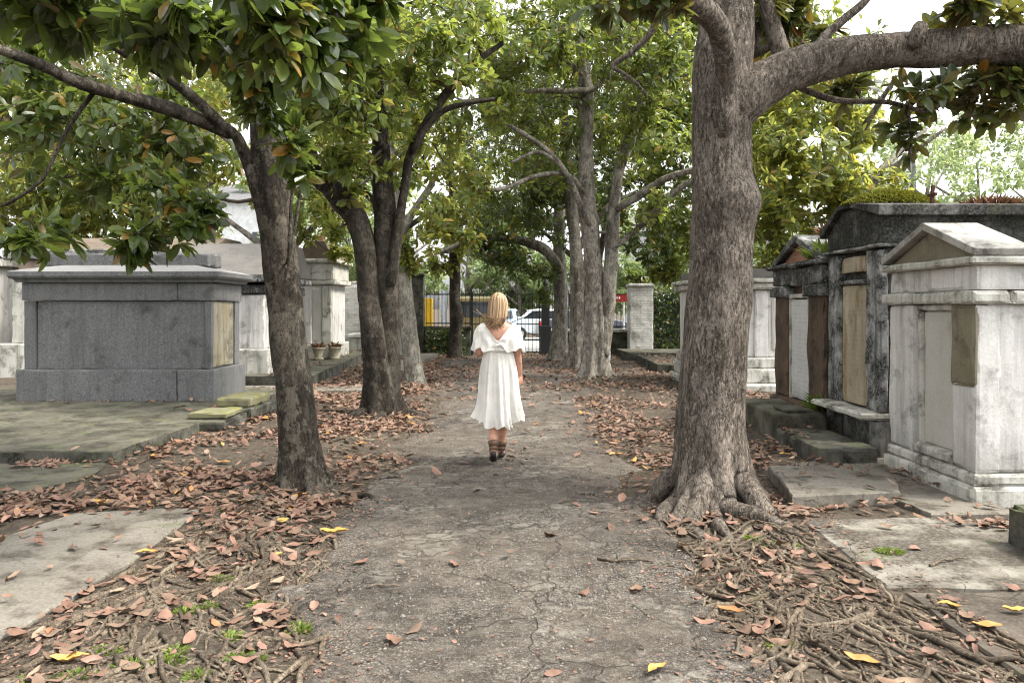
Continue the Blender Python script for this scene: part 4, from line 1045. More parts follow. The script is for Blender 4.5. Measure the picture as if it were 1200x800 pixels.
def make_tree(name, loc, label, trunk, limbs, blobs, barkm, leafm, L0=.17, level=1, seed=1, flare=.9, fh=.3, lobes=5, group=None, twigs=True, twigm=None, tw=1., flute=.10, rough=.10, seg=40, knots=(), roots=(), kk=(6, 10), droop=.3, step=.045):
    """trunk/limbs: (points, radii); blobs: (centre, radii xyz, count)"""
    r = np.random.default_rng(seed)
    T = thing(name, loc, label, 'tree', group); O = np.array(loc, float)
    nodes = []
    tp, tr = trunk
    arr = catmull(np.column_stack([tp, tr]), step)
    b = MB(); b.tube(arr[:, :3], np.maximum(arr[:, 3], .004), seg, True, rough_disp(rough, seed, flare, fh, lobes, knots, loc[2], flute))
    for (rp, rr) in roots:
        ra = catmull(np.column_stack([rp, rr]), .04)
        b.tube(ra[:, :3], np.maximum(ra[:, 3], .003), 12, True, rough_disp(.16, seed + 5))
    b.build('trunk', barkm, T, True, O)
    nodes += [(p[:3], p[3]) for p in arr if p[2] > 1.2]
    for i, (lp, lr) in enumerate(limbs):
        Np = np.array([n[0] for n in nodes]); dd = np.linalg.norm(Np - lp[0] + np.array([0, 0, .06]), axis=1); k0 = int(np.argmin(dd))
        if dd[k0] < .7: lp = np.vstack([Np[k0], lp]); lr = np.concatenate([[lr[0] * .35], [lr[0] * .8], lr[1:]])
        a = catmull(np.column_stack([lp, lr]), step)
        k = 8 if lr.max() < .02 else 16 if lr.max() < .06 else 28
        b = MB(); b.tube(a[:, :3], np.maximum(a[:, 3], .003), k, True, rough_disp(rough * 1.1, seed + i + 1))
        b.build('limb', barkm, T, True, O)
        nodes += [(p[:3], p[3]) for p in a]
    if not blobs: return T
    mb = MB(); mb.usetint = True
    nodes_p = [np.asarray(n[0]) for n in nodes]; nodes_r = [n[1] for n in nodes]
    Call = []
    def nearest(q):
        Np = np.array(nodes_p); dd = np.linalg.norm(Np - q, axis=1) + np.where(Np[:, 2] > q[2] + .4, .5, 0)
        return int(np.argmin(dd))
    order = sorted(range(len(blobs)), key=lambda i: np.min(np.linalg.norm(np.array(nodes_p) - np.asarray(blobs[i][0]), axis=1)))
    mb.cur = 1
    for bi in order:
        c, rad, n = blobs[bi][:3]; c = np.asarray(c, float); rad = np.asarray(rad, float)
        # bough into the spray
        if twigs:
            i = nearest(c); p0 = nodes_p[i]; d = c - p0; L = np.linalg.norm(d)
            if L > .15:
                m1 = p0 + d * .35 + r.normal(0, .07, 3) * L + np.array([0, 0, .06 * L]); m2 = p0 + d * .7 + r.normal(0, .07, 3) * L + np.array([0, 0, .05 * L])
                a = catmull(np.array([p0, m1, m2, c]), max(.08, L / 14)); rr = np.linspace(min(nodes_r[i] * .7, (.012 + .011 * L) * tw), .007 * tw, len(a))
                mb.tube(a, rr, 6, True, tint=0)
                for q, w in zip(a[1:], rr[1:]): nodes_p.append(q); nodes_r.append(w)
        q = r.normal(0, 1, (n, 3)); q /= np.linalg.norm(q, axis=1)[:, None]
        q *= (r.uniform(0, 1, n) ** (1 / 2.4))[:, None]
        # clumps within the spray so that the crown has holes
        nc = max(3, n // 9); cc = r.normal(0, 1, (nc, 3)); cc /= np.linalg.norm(cc, axis=1)[:, None]; cc *= (r.uniform(0, 1, nc) ** (1 / 3))[:, None]
        who = r.integers(0, nc, n); q = q * .42 + cc[who] * .8
        C = c + q * rad
        Call.append((C, c, nodes_p[nearest(c)], blobs[bi][3] if len(blobs[bi]) > 3 else 0.))
        if twigs:
            Np = np.array(nodes_p)
            hub = {}
            for j in range(nc):
                h = c + cc[j] * .8 * rad; i = nearest(h); p0 = nodes_p[i]; d = h - p0; L = np.linalg.norm(d)
                if L > .1:
                    m1 = p0 + d * .5 + r.normal(0, .1, 3) * L
                    a = catmull(np.array([p0, m1, h]), max(.08, L / 6)); mb.tube(a, np.linspace(min(nodes_r[i] * .75, .009 * tw), .005 * tw, len(a)), 5, True, tint=0)
                    for x_ in a[1:]: nodes_p.append(x_); nodes_r.append(.005)
                hub[j] = h
            for j in range(n):
                h = hub[who[j]]; d = C[j] - h
                a = np.array([h, h + d * .5 + r.normal(0, .05, 3), C[j]]); mb.tube(a, [.005, .004, .0025], 4, False, tint=0)
    mb.cur = 0
    for C, c, p0, tl_ in Call:
        A = (C - c) * .8 + r.normal(0, .35, C.shape) + np.array([0, 0, .30]); A += (C - (p0 + np.array([0, 0, -.6]))) * .12
        rosettes(mb, C, A, L0, level, r, kk[0], kk[1], tl_, 1., droop=droop)
    mb.build('crown', [leafm, twigm or TWIG], T, False, O)
    return T

def B(px, py, Y, rx, ry, rY, n, tl=0.): return (P(px, py, Y), (rx * Y / FOC, rY, ry * Y / FOC), n, tl)

def root_path(p0, ang, L, r0, wig=.5, rr=None, sink=.0):
    rr = rr or random
    n = max(5, int(L / .07)); pts = []; x, y = p0; a = ang
    for i in range(n + 1):
        t = i / n; w = r0 * (1 - t) ** .8 + .004
        z = float(surf(x, y)) + w * (.2 - .8 * t) - sink + w * .75 * math.sin(i * .55 + ang * 5)
        pts.append((x, y, z)); a += rr.gauss(0, wig * .33); x += math.cos(a) * L / n; y += math.sin(a) * L / n
    p = np.array(pts); t = np.linspace(0, 1, n + 1)
    return p, r0 * (1 - t) ** .75 + .004

# --- slim mottled tree at the path edge (nearest on the granite-tomb side)
t1 = px_path([(354, 590, 47), (353, 565, 45), (350, 530, 44), (346, 480, 43), (340, 400, 42), (331, 320, 40), (322, 250, 40), (315, 200, 38), (310, 150, 34), (306, 100, 30), (300, 40, 26), (294, -60, 22), (286, -170, 14)], 6.73)
rr = random.Random(3)
rts = [root_path((-1.77 + .17 * math.cos(a), 6.73 + .17 * math.sin(a)), a, rr.uniform(.4, .9), rr.uniform(.035, .06), .4, rr) for a in (-2.6, -1.7, -1.1, -.4, .5, 2.2, 3.3)]
make_tree('magnolia_tree', (-1.77, 6.73, .02), 'slim leaning magnolia with mottled bark rising next to the grey granite tomb', t1, [
    px_path([(316, 262, 26), (304, 225, 20), (291, 190, 16), (277, 160, 14, -.1), (262, 148, 13, -.15), (240, 127, 13, -.25), (215, 105, 12, -.4), (180, 80, 11, -.6), (150, 65, 10, -.8), (122, 45, 9, -1.), (104, 20, 8, -1.2), (90, -20, 6, -1.3)], 6.66),
    px_path([(268, 158, 14), (232, 140, 16, -.1), (190, 125, 16, -.3), (140, 112, 15, -.6), (90, 96, 14, -.9), (50, 77, 13, -1.1), (0, 58, 12, -1.3), (-60, 40, 8, -1.5)], 6.55),
    px_path([(112, 105, 7), (80, 150, 5), (58, 195, 4.5), (46, 214, 4), (10, 238, 3.5), (-20, 245, 2)], 5.8),
    px_path([(318, 170, 22), (335, 120, 16, .1), (352, 60, 13, .2), (365, -20, 10, .3)], 6.7),
    px_path([(338, 300, 5), (341, 240, 4), (346, 190, 3.5), (340, 130, 3)], 6.45),
    px_path([(334, 330, 4), (345, 270, 4), (352, 215, 3.5), (349, 150, 3)], 6.5)],
    [B(60, -5, 4.4, 110, 42, .6, 70), B(205, 10, 4.2, 90, 40, .6, 70), B(335, 35, 4.3, 95, 58, .6, 110), B(425, 15, 4.8, 60, 34, .5, 40),
     B(330, 110, 5.9, 50, 42, .4, 36), B(352, 185, 5.9, 26, 40, .25, 16), B(280, 60, 5.5, 60, 50, .6, 44), B(200, 190, 7.6, 110, 60, .9, 75, .42), B(60, 165, 7.6, 90, 70, 1., 75, .45), B(30, 100, 7.4, 70, 60, .8, 50, .35), B(150, 110, 8, 100, 50, .9, 70, .45),
     B(150, 302, 6.2, 30, 26, .3, 15), B(188, 274, 6.25, 24, 20, .25, 10), B(222, 242, 6.3, 32, 42, .35, 22, .05), B(195, 222, 6.5, 50, 26, .5, 18, .3), B(45, 283, 6.4, 44, 18, .3, 13, .3), B(30, 268, 6.6, 50, 22, .5, 13, .35),
     B(200, -130, 6.4, 330, 120, 1.8, 130), B(420, -120, 6.4, 160, 120, 1.4, 70)],
    BK['mottled'], LF['dark'], .165, 2, 5, .5, .13, 6, roots=rts, seg=44, rough=.09)

# --- forked dark tree
t2 = px_path([(449, 500, 44), (448, 475, 42), (445, 440, 38), (440, 400, 32), (434, 350, 27), (430, 300, 27), (421, 262, 27), (403, 238, 28, -.1), (382, 215, 24, -.3), (352, 190, 18, -.5), (320, 160, 13, -.8), (290, 120, 8, -1)], 11.24)
make_tree('magnolia_tree', (-1.83, 11.24, .02), 'dark magnolia trunk forking into two heavy stems behind the slim mottled one', t2, [
    px_path([(453, 470, 34), (454, 420, 29), (455, 370, 27), (453, 320, 26), (452, 270, 25), (448, 200, 23), (446, 150, 18), (442, 90, 14), (436, 0, 10)], 11.3),
    px_path([(458, 330, 16), (466, 270, 12), (474, 222, 10), (480, 185, 10), (492, 160, 11), (512, 125, 11), (538, 92, 10), (562, 70, 8), (590, 50, 5)], 11.2),
    px_path([(485, 175, 8), (500, 150, 7), (520, 130, 7), (545, 122, 6), (580, 116, 4)], 11.1),
    px_path([(446, 170, 12), (425, 130, 9), (405, 90, 7), (380, 40, 5)], 11.1)],
    [B(420, 110, 10.4, 80, 75, .9, 130), B(430, 200, 10.8, 62, 42, .6, 60), B(500, 75, 10.8, 70, 60, 1., 110), B(360, 140, 10.6, 50, 60, .8, 60), B(395, 270, 11.3, 22, 16, .3, 8),
     B(540, 30, 11, 70, 50, 1, 90), B(390, 20, 10.6, 90, 55, 1, 100), B(430, -120, 11, 190, 110, 2, 150), B(480, 190, 11.4, 30, 40, .5, 22)],
    BK['dark'], LF['mid'], .165, 1, 9, .26, .22, 6, seg=40, tw=1.5, flute=.22, roots=[root_path((-1.83 + .22 * math.cos(a), 11.24 + .22 * math.sin(a)), a, .7, .07, .4, rr) for a in (-2.4, -1.4, -.6, .3, 3.1)])

# --- leaning pale tree
make_tree('magnolia_tree', (-1.96, 15.9, .02), 'leaning pale-barked tree between the forked dark trunk and the gate',
    px_path([(487, 456, 24), (485, 440, 22), (480, 395, 21), (474, 350, 20), (469, 310, 20), (464, 260, 17), (458, 200, 14), (452, 120, 10), (448, 40, 7)], 15.9),
    [px_path([(466, 285, 12), (480, 255, 9), (500, 225, 7), (520, 190, 5)], 15.9)],
    [B(515, 250, 15.3, 40, 45, .9, 75), B(480, 290, 15.8, 28, 26, .6, 30), B(500, 160, 15.8, 60, 60, 1.2, 110), B(450, 80, 15.9, 80, 70, 1.5, 100), B(555, 225, 15.6, 30, 40, .7, 34), B(545, 270, 15.6, 40, 22, .6, 34)],
    BK['pale'], LF['yellow'], .17, 1, 13, .18, .15)
# --- slim dark tree at the gate
make_tree('small_tree', (-1.72, 24.1, .0), 'slim knotty dark trunk standing against the railing beside the gate',
    px_path([(533, 420, 15), (534, 385, 14), (535, 372, 16), (533, 350, 13), (533, 325, 13), (532, 280, 11), (530, 220, 8), (527, 150, 5)], 24.1), [],
    [B(528, 300, 23.8, 34, 22, .8, 60), B(545, 255, 24, 60, 40, 1.5, 110), B(505, 300, 24, 26, 22, .8, 40), B(520, 190, 24, 60, 50, 1.5, 90)],
    BK['dark'], LF['yellow'], .2, 0, 15, .3, .2, seg=20)

# --- cluster of pale trunks
make_tree('magnolia_tree', (1.78, 17.2, .0), 'foremost of the three clustered pale blotched trunks, with a tall fork',
    px_path([(697, 452, 36), (697, 430, 29), (697, 400, 25), (697, 370, 23), (696, 330, 22), (693, 290, 20), (689, 250, 22), (687, 200, 18), (687, 140, 17), (686, 100, 17), (682, 60, 12), (676, 0, 8), (672, -60, 5)], 17.2), [
    px_path([(705, 415, 19), (711, 370, 17), (714, 330, 17), (716, 295, 16), (718, 262, 16), (722, 222, 12), (728, 190, 13), (740, 160, 14), (750, 130, 12), (758, 80, 8), (768, 10, 5)], 17.2),
    px_path([(722, 246, 9), (745, 232, 9, -.2), (775, 212, 8, -.5), (802, 202, 8, -.8), (840, 190, 6, -1)], 17.1),
    px_path([(724, 287, 8), (742, 272, 7), (756, 260, 7, -.3), (780, 235, 7, -.5), (802, 217, 7, -.7), (830, 205, 5, -1)], 17.1),
    px_path([(690, 262, 9), (680, 240, 7, -.2), (665, 206, 6, -.5), (641, 176, 6, -.8), (602, 150, 5, -1.1), (566, 131, 4, -1.4), (530, 112, 3, -1.6)], 17.),
    px_path([(684, 225, 7), (672, 210, 6, -.2), (655, 203, 6, -.5), (625, 207, 5, -.8), (590, 221, 5, -1), (560, 222, 3, -1.2)], 17.),
    px_path([(687, 106, 7), (665, 107, 7, -.3), (625, 107, 6, -.6), (580, 116, 5, -1), (540, 119, 4, -1.3), (520, 125, 3, -1.5)], 17.),
    px_path([(678, 84, 7), (660, 68, 6, -.2), (640, 66, 5, -.4), (605, 80, 5, -.8), (575, 97, 4, -1), (545, 95, 3, -1.3)], 17.),
    px_path([(697, 105, 7), (710, 92, 6), (735, 93, 5), (775, 97, 4), (800, 92, 3)], 17.),
    px_path([(665, 206, 5, -.5), (652, 190, 4, -.7), (630, 178, 4, -.9), (600, 190, 3, -1.1)], 17.)],
    [B(620, 55, 15.6, 85, 55, 1.5, 230), B(740, 65, 16, 60, 70, 1.5, 170), B(680, -90, 16.8, 190, 90, 2.5, 200), B(635, 175, 17.8, 85, 55, 1.2, 150), B(770, 160, 16.8, 50, 60, 1.1, 120),
     B(560, 120, 15.5, 50, 50, 1.1, 75), B(640, 120, 17.6, 90, 40, 1.2, 80), B(775, 250, 16.6, 30, 30, .8, 36), B(720, 160, 18.2, 60, 50, 1, 70), B(650, 0, 15.8, 70, 40, 1.3, 90), B(560, 30, 17.5, 70, 45, 1.3, 130), B(490, 20, 17, 60, 40, 1.3, 90), B(770, 20, 17, 50, 45, 1.2, 90), B(700, 15, 18, 70, 40, 1.3, 110), B(790, 80, 16, 40, 60, 1.2, 60)],
    BK['grey'], LF['mid'], .18, 1, 21, .36, .26, 6, seg=48, twigm=TWIG2, tw=1.7, flute=.30)
make_tree('magnolia_tree', (1.5, 19.8, .0), 'second of the clustered pale trunks, half hidden by the foremost one',
    px_path([(676, 432, 22), (676, 415, 18), (676, 370, 16), (676, 320, 15), (674, 280, 14), (668, 230, 14), (664, 180, 11), (660, 100, 8)], 19.8),
    [px_path([(674, 300, 10), (690, 270, 8), (715, 240, 6), (745, 225, 4)], 19.8)],
    [B(650, 215, 19.8, 60, 40, 1.2, 110), B(600, 235, 19.6, 60, 40, 1.2, 100), B(660, 110, 19.8, 110, 80, 2, 260), B(755, 290, 20, 34, 34, 1, 64), B(720, 230, 20.2, 50, 40, 1, 70)],
    BK['grey'], LF['dark'], .2, 0, 22, .5, .3, 5, seg=30, twigm=TWIG2, tw=1.8, flute=.25)
make_tree('magnolia_tree', (1.3, 22.6, .0), 'rearmost of the clustered pale trunks, throwing a long low bough over the gate',
    px_path([(656, 425, 21), (656, 405, 18), (657, 360, 16), (656, 320, 16), (655, 290, 14), (655, 240, 12), (650, 170, 8)], 22.6),
    [px_path([(655, 314, 15), (643, 297, 13), (628, 287, 12), (605, 281, 10), (575, 279, 8), (545, 284, 7), (515, 297, 5)], 22.4)],
    [B(610, 308, 22, 42, 20, .9, 90), B(565, 292, 22.2, 40, 18, .9, 70), B(590, 255, 22.2, 80, 36, 1.4, 160), B(630, 250, 22.6, 50, 50, 1.3, 100), B(640, 330, 22.2, 14, 26, .5, 24), B(600, 200, 22.6, 90, 50, 1.5, 130)],
    BK['grey'], LF['dark'], .2, 0, 23, .5, .3, 5, seg=30, twigm=TWIG2, tw=1.8, flute=.25)

# --- the big tree
kn = P(862, 232, 6.0)
rr = random.Random(8)
rts = []
for a, L, w in [(-2.7, .7, .08), (-2.05, .8, .09), (-1.5, .65, .10), (-1.0, .6, .10), (-.5, .38, .085), (.1, .3, .06), (2.9, .8, .08), (-2.3, .9, .06), (-1.75, 1., .06), (-.9, .6, .06)]:
    p, q = root_path((1.56 + .3 * math.cos(a), 6.2 + .3 * math.sin(a)), a, L, w, .45, rr)
    ca, sa = math.cos(a), math.sin(a); p[0, 2] += .10; p[1, 2] += .05; p[2, 2] += .02
    pre = np.array([(1.56 + .13 * ca, 6.2 + .13 * sa, .85), (1.56 + .2 * ca, 6.2 + .2 * sa, .42), (1.56 + .25 * ca, 6.2 + .25 * sa, .24)])
    rts.append((np.vstack([pre, p]), np.concatenate([[w * .6, w * .85, w * .95], q])))
make_tree('big_magnolia_tree', (1.56, 6.2, .02), 'massive grey-brown magnolia trunk with buttress roots and one heavy horizontal limb', 
    px_path([(838, 610, 84), (837, 580, 82), (836, 545, 80), (835, 500, 79), (837, 450, 76), (840, 400, 75), (843, 350, 73), (845, 290, 71), (846, 230, 71), (845, 180, 70), (846, 130, 71), (847, 85, 71), (850, 40, 68), (853, -20, 60), (856, -110, 52), (860, -260, 38), (866, -420, 20)], 6.2), [
    px_path([(850, 140, 60), (868, 118, 58), (895, 98, 54), (930, 82, 50), (980, 68, 46), (1040, 60, 43), (1095, 57, 44), (1150, 53, 45), (1200, 53, 48, -.1), (1260, 60, 46, -.2), (1340, 50, 40, -.3), (1450, 10, 30, -.4)], 6.15),
    px_path([(850, 150, 22), (851, 105, 24), (850, 70, 26, -.15), (842, 35, 27, -.3), (825, 12, 28, -.45), (800, -5, 28, -.6), (760, -30, 22, -.9), (700, -70, 15, -1.3)], 5.95),
    px_path([(922, 84, 20), (915, 60, 20), (905, 30, 18), (896, 0, 16), (880, -50, 12)], 6.3),
    px_path([(945, 72, 12), (965, 45, 11), (990, 22, 10), (1015, 0, 9), (1040, -40, 7)], 6.2),
    px_path([(880, 60, 18), (890, 25, 16), (905, -20, 14), (930, -90, 9)], 6.5),
    px_path([(930, 98, 9), (955, 110, 8), (985, 118, 7), (1040, 120, 6), (1085, 130, 5), (1110, 118, 4)], 6.4),
    px_path([(1040, 118, 5), (1062, 130, 4), (1068, 160, 4), (1066, 185, 2.5)], 6.4),
    px_path([(800, -10, 10), (776, 14, 9), (760, 42, 8), (738, 63, 7), (718, 77, 6), (732, 87, 4.5), (748, 100, 4), (757, 112, 3)], 6.8),
    px_path([(1150, 30, 14), (1158, 5, 12), (1170, -40, 9)], 6.1),
    px_path([(1074, 48, 22), (1077, 38, 20), (1079, 31, 17), (1080, 27, 12)], 5.98)],
    [B(1110, 110, 6.3, 95, 34, .45, 52), B(1150, 18, 6, 70, 26, .4, 30), B(1066, 160, 6.5, 22, 26, .2, 9), B(960, 28, 6.8, 60, 30, .5, 30), B(905, 40, 7.2, 40, 40, .5, 22), B(715, 0, 5.3, 60, 14, .25, 15), B(795, 5, 5.2, 26, 12, .2, 6), B(1160, 70, 6.4, 40, 14, .3, 10),
     B(905, 10, 6.5, 40, 20, .3, 12), B(850, -190, 6.2, 260, 110, 1.6, 170), B(1120, -130, 6, 160, 90, 1.4, 80), B(1190, 118, 6.2, 26, 16, .2, 6), B(1000, 108, 6.6, 40, 16, .3, 10)],
    BK['big'], LF['rusty'], .155, 2, 31, .34, .2, 7, seg=96, rough=.06, knots=[(kn, .16, .085), (P(884, 236, 6.15), .13, .05), (P(820, 215, 6.0), .1, .02), (P(858, 300, 6.), .12, .02)], roots=rts, step=.03)

# --- trees behind the tombs
def back_tree(name, x, y, h, label, blobs, leafm, L0=.22, barkm='grey', seed=1, w=.2, level=0, group='trees standing beyond the tombs', kk=(6, 9), twigs=True, dens=1.6):
    r = np.random.default_rng(seed); blobs = [(q_[0], q_[1], int(q_[2] * dens), *q_[3:]) for q_ in blobs]
    n = 8; z = np.linspace(-.1, h, n); pts = np.column_stack([x + np.cumsum(r.normal(0, .1, n)) * h / 8, y + np.cumsum(r.normal(0, .08, n)), z])
    pts[0, :2] = x, y
    lim = []
    for i in range(5):
        k = r.integers(2, 6); p0 = pts[k]; a = r.uniform(0, 6.28); L = h * r.uniform(.25, .45)
        lim.append((np.array([p0, p0 + np.array([math.cos(a) * L * .4, math.sin(a) * L * .4, L * .3]), p0 + np.array([math.cos(a) * L, math.sin(a) * L, L * .75])]), np.array([w * .5, w * .32, w * .12])))
    return make_tree(name, (x, y, 0), label, (pts, w * (1 - .8 * np.linspace(0, 1, n))), lim, blobs, BK[barkm], leafm, L0, level, seed, .4, .3, 5, group, twigs=twigs, seg=18, kk=kk, step=.12)
back_tree('magnolia_tree', 6.4, 15.6, 6.0, 'bright yellow-green magnolia crown between the big trunk and the black-stained tomb', [B(940, 190, 14.5, 66, 60, 1.2, 150), B(900, 255, 14.6, 40, 40, .9, 70), B(1000, 215, 14.8, 55, 40, 1.1, 110), B(1000, 150, 15, 40, 36, 1, 60), B(925, 110, 15.2, 70, 40, 1.2, 95), B(905, 300, 15, 30, 20, .7, 32), B(960, 262, 15.5, 60, 20, 1, 55)], LF['yellow'], .19, 'grey', 41, .22, 1)
back_tree('magnolia_tree', 5.6, 21.5, 8.0, 'darker green tree seen past the big trunk above the ivy wall', [B(790, 250, 20.5, 40, 60, 1.5, 130), B(880, 180, 21, 60, 80, 2, 190), B(820, 130, 21, 70, 60, 2, 150), B(780, 310, 21, 26, 24, .8, 44), B(870, 290, 21, 50, 30, 1.3, 90), B(900, 60, 21, 90, 50, 2, 130), B(960, 110, 20, 80, 50, 1.8, 130), B(920, 20, 20, 80, 40, 1.8, 110), B(790, 60, 21, 60, 60, 1.8, 120), B(770, 190, 21, 40, 60, 1.5, 90), B(800, 20, 20, 60, 50, 1.6, 130), B(780, 120, 20, 50, 60, 1.5, 120), B(890, 110, 19, 50, 50, 1.4, 90), B(1010, 60, 20.5, 60, 36, 1.5, 70)], LF['mid'], .22, 'grey', 42, .25)
back_tree('magnolia_tree', -5.6, 19.2, 6.5, 'yellow-green tree rising behind the narrow tomb with rusty top', [B(390, 225, 18.6, 40, 46, 1.2, 110), B(330, 200, 18.8, 50, 50, 1.3, 120), B(395, 295, 19.6, 16, 20, .5, 22), B(400, 150, 19, 60, 50, 1.4, 110), B(340, 260, 19, 30, 30, .8, 45)], LF['yellow'], .2, 'grey', 43, .2)
back_tree('magnolia_tree', -9.5, 20.8, 7.0, 'wide yellow-green tree above the pink-plastered tomb', [B(150, 225, 20, 90, 50, 1.6, 260), B(60, 220, 20, 90, 60, 1.8, 260), B(200, 262, 20.5, 60, 20, 1.2, 70), B(90, 268, 20.5, 70, 18, 1.2, 80), B(230, 180, 20, 60, 50, 1.6, 140), B(130, 130, 20.5, 110, 60, 2, 200), B(20, 120, 20.5, 60, 60, 1.5, 110), B(260, 100, 21, 80, 60, 2, 130)], LF['yellow'], .22, 'grey', 44, .25)
back_tree('magnolia_tree', -14.2, 23.5, 8.0, 'big green tree at the far end of the pink tomb', [B(-20, 210, 23, 90, 70, 2, 200), B(60, 100, 23.5, 110, 80, 2.5, 220), B(-60, 90, 23, 90, 90, 2.5, 180), B(180, 60, 24, 100, 60, 2.5, 180), B(60, 40, 23, 110, 50, 2.5, 170), B(-10, 40, 22, 80, 60, 2, 130), B(280, 40, 24, 90, 50, 2.2, 140)], LF['yellow'], .24, 'dark', 45, .3)
back_tree('magnolia_tree', -4.6, 28.2, 9.0, 'tall green tree standing just outside the white brick wall', [B(440, 190, 27.5, 60, 50, 2, 170), B(400, 110, 28, 80, 60, 2.2, 190), B(480, 110, 28, 60, 70, 2.2, 170), B(320, 90, 28, 80, 70, 2.2, 170), B(430, 300, 28, 18, 16, .7, 30), B(400, 30, 28, 110, 50, 2.5, 180)], LF['dark'], .26, 'dark', 46, .3)
back_tree('magnolia_tree', 3.3, 28.5, 9.5, 'tall shady tree outside the railing behind the white brick pillar', [B(700, 230, 27.5, 60, 60, 2, 190), B(745, 330, 27.8, 16, 18, .7, 34), B(640, 180, 28, 70, 60, 2.2, 180), B(740, 140, 28, 90, 70, 2.2, 240), B(790, 60, 28, 70, 60, 2.2, 160), B(600, 120, 28.5, 70, 60, 2.2, 160), B(700, 60, 28.5, 110, 60, 2.5, 200), B(560, 190, 28, 50, 60, 2, 120)], LF['dark'], .26, 'dark', 47, .3)
# across the street, paler
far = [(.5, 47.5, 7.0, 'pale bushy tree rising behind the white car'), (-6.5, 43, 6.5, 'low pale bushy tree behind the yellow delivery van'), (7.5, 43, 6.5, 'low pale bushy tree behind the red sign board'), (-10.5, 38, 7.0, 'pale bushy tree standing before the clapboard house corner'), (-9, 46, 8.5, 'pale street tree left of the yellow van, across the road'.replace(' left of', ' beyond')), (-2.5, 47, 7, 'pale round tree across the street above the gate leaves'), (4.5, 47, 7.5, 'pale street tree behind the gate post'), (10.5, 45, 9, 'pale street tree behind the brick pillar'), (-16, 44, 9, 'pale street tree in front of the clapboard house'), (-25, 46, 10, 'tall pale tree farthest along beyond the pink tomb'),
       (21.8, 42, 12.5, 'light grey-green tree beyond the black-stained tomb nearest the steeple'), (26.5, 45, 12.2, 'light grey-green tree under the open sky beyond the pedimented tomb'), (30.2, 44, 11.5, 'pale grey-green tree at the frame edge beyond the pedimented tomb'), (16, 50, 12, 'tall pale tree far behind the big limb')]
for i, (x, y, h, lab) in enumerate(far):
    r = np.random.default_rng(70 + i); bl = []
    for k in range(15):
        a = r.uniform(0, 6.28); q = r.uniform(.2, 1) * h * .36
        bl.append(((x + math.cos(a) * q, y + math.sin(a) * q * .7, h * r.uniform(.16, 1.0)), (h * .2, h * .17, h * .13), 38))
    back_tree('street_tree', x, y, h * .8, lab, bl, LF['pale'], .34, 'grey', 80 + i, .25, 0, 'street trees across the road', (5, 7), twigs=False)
# ivy on the boundary wall
r = np.random.default_rng(5); mb = MB(); n = 900
C = np.column_stack([r.uniform(4.36, 8.5, n), 24.93 + r.normal(0, .05, n), r.uniform(.1, 2.1, n) + .1 * r.normal(size=n)])
rosettes(mb, C, np.tile([0, -1., .3], (n, 1)) + r.normal(0, .3, (n, 3)), .13, 0, r, 4, 6, 0, .7)
o = mb.build('ivy', LF['dark'], origin=(6.4, 24.9, 0)); tag(o, 'dark ivy covering the boundary wall next to the white brick pillar', 'ivy')
mb = MB(); n = 380
C = np.column_stack([r.uniform(-2.7, -1.5, n), 25.04 + r.normal(0, .04, n), r.uniform(.05, .85, n)])
rosettes(mb, C, np.tile([0, -1., .3], (n, 1)) + r.normal(0, .3, (n, 3)), .09, 0, r, 4, 6, 0, .8)
o = mb.build('ivy', LF['dark'], origin=(-2.1, 25, 0)); tag(o, 'low creeper on the dark wall under the railing beside the gate', 'ivy')
# ------------------------------------------------------------------ root mats
M['root'] = bark('root_bark', (.105, .083, .062), (.195, .162, .126), (.026, .02, .015), (.27, .235, .19), .4, 12, .25, bump=.6, tinted=True)
def root_mat(name, zone, n, away, seed, r_rng, L_rng, label):
    rr = random.Random(seed); b = MB(); made = 0; tries = 0
    while made < n and tries < n * 20:
        tries += 1
        x = rr.uniform(zone[0], zone[1]); y = rr.uniform(zone[2], zone[3])
        if not zone[4](x, y): continue
        a = math.atan2(y - away[1], x - away[0]) + rr.gauss(0, .55)
        p, q = root_path((x, y), a, rr.uniform(*L_rng), (r_rng[0] + (r_rng[1] - r_rng[0]) * rr.random() ** 1.8), .75, rr, -.004)
        stop = next((k for k in range(len(p)) if edge(p[k, 0], p[k, 1]) < -.08 or not zone[4](p[k, 0], p[k, 1])), len(p))
        if stop < 4: continue
        p = p[:stop].copy(); q = q[:stop].copy(); p[-1, 2] -= q[-1] * 1.5
        p2 = catmull(np.column_stack([p, q]), .03)
        b.tube(p2[:, :3], p2[:, 3], 6, True, rough_disp(.2, seed + made), tint=rr.random()); made += 1
        if len(p) > 6:                                   # side roots fork off
            for _ in range(rr.choice([0, 1, 1, 2])):
                k = rr.randrange(2, len(p) - 3); a2 = math.atan2(p[k + 1, 1] - p[k, 1], p[k + 1, 0] - p[k, 0]) + rr.choice([-1, 1]) * rr.uniform(.5, 1.1)
                pf, qf = root_path((p[k, 0], p[k, 1]), a2, rr.uniform(.12, .4), max(.0035, q[k] * rr.uniform(.4, .7)), .9, rr, .002)
                if zone[4](pf[-1, 0], pf[-1, 1]) and edge(pf[-1, 0], pf[-1, 1]) > -.1:
                    f2 = catmull(np.column_stack([pf, qf]), .03); b.tube(f2[:, :3], f2[:, 3], 5, True, rough_disp(.2, made), tint=rr.random())
    o = b.build(name, M['root'], smooth_=True); tag(o, label, 'roots', kind='stuff'); return o
def lz(x, y): return edge(x, y) > -.12 and x < 0 and not (x < -2.27 and y < 5.9)
root_mat('surface_roots', (-2.45, -.75, 2.4, 6.6, lz), 370, (-1.77, 6.9), 51, (.004, .0135), (.3, 1.1), 'tangled grey-brown surface roots between the concrete walk and asphalt path')
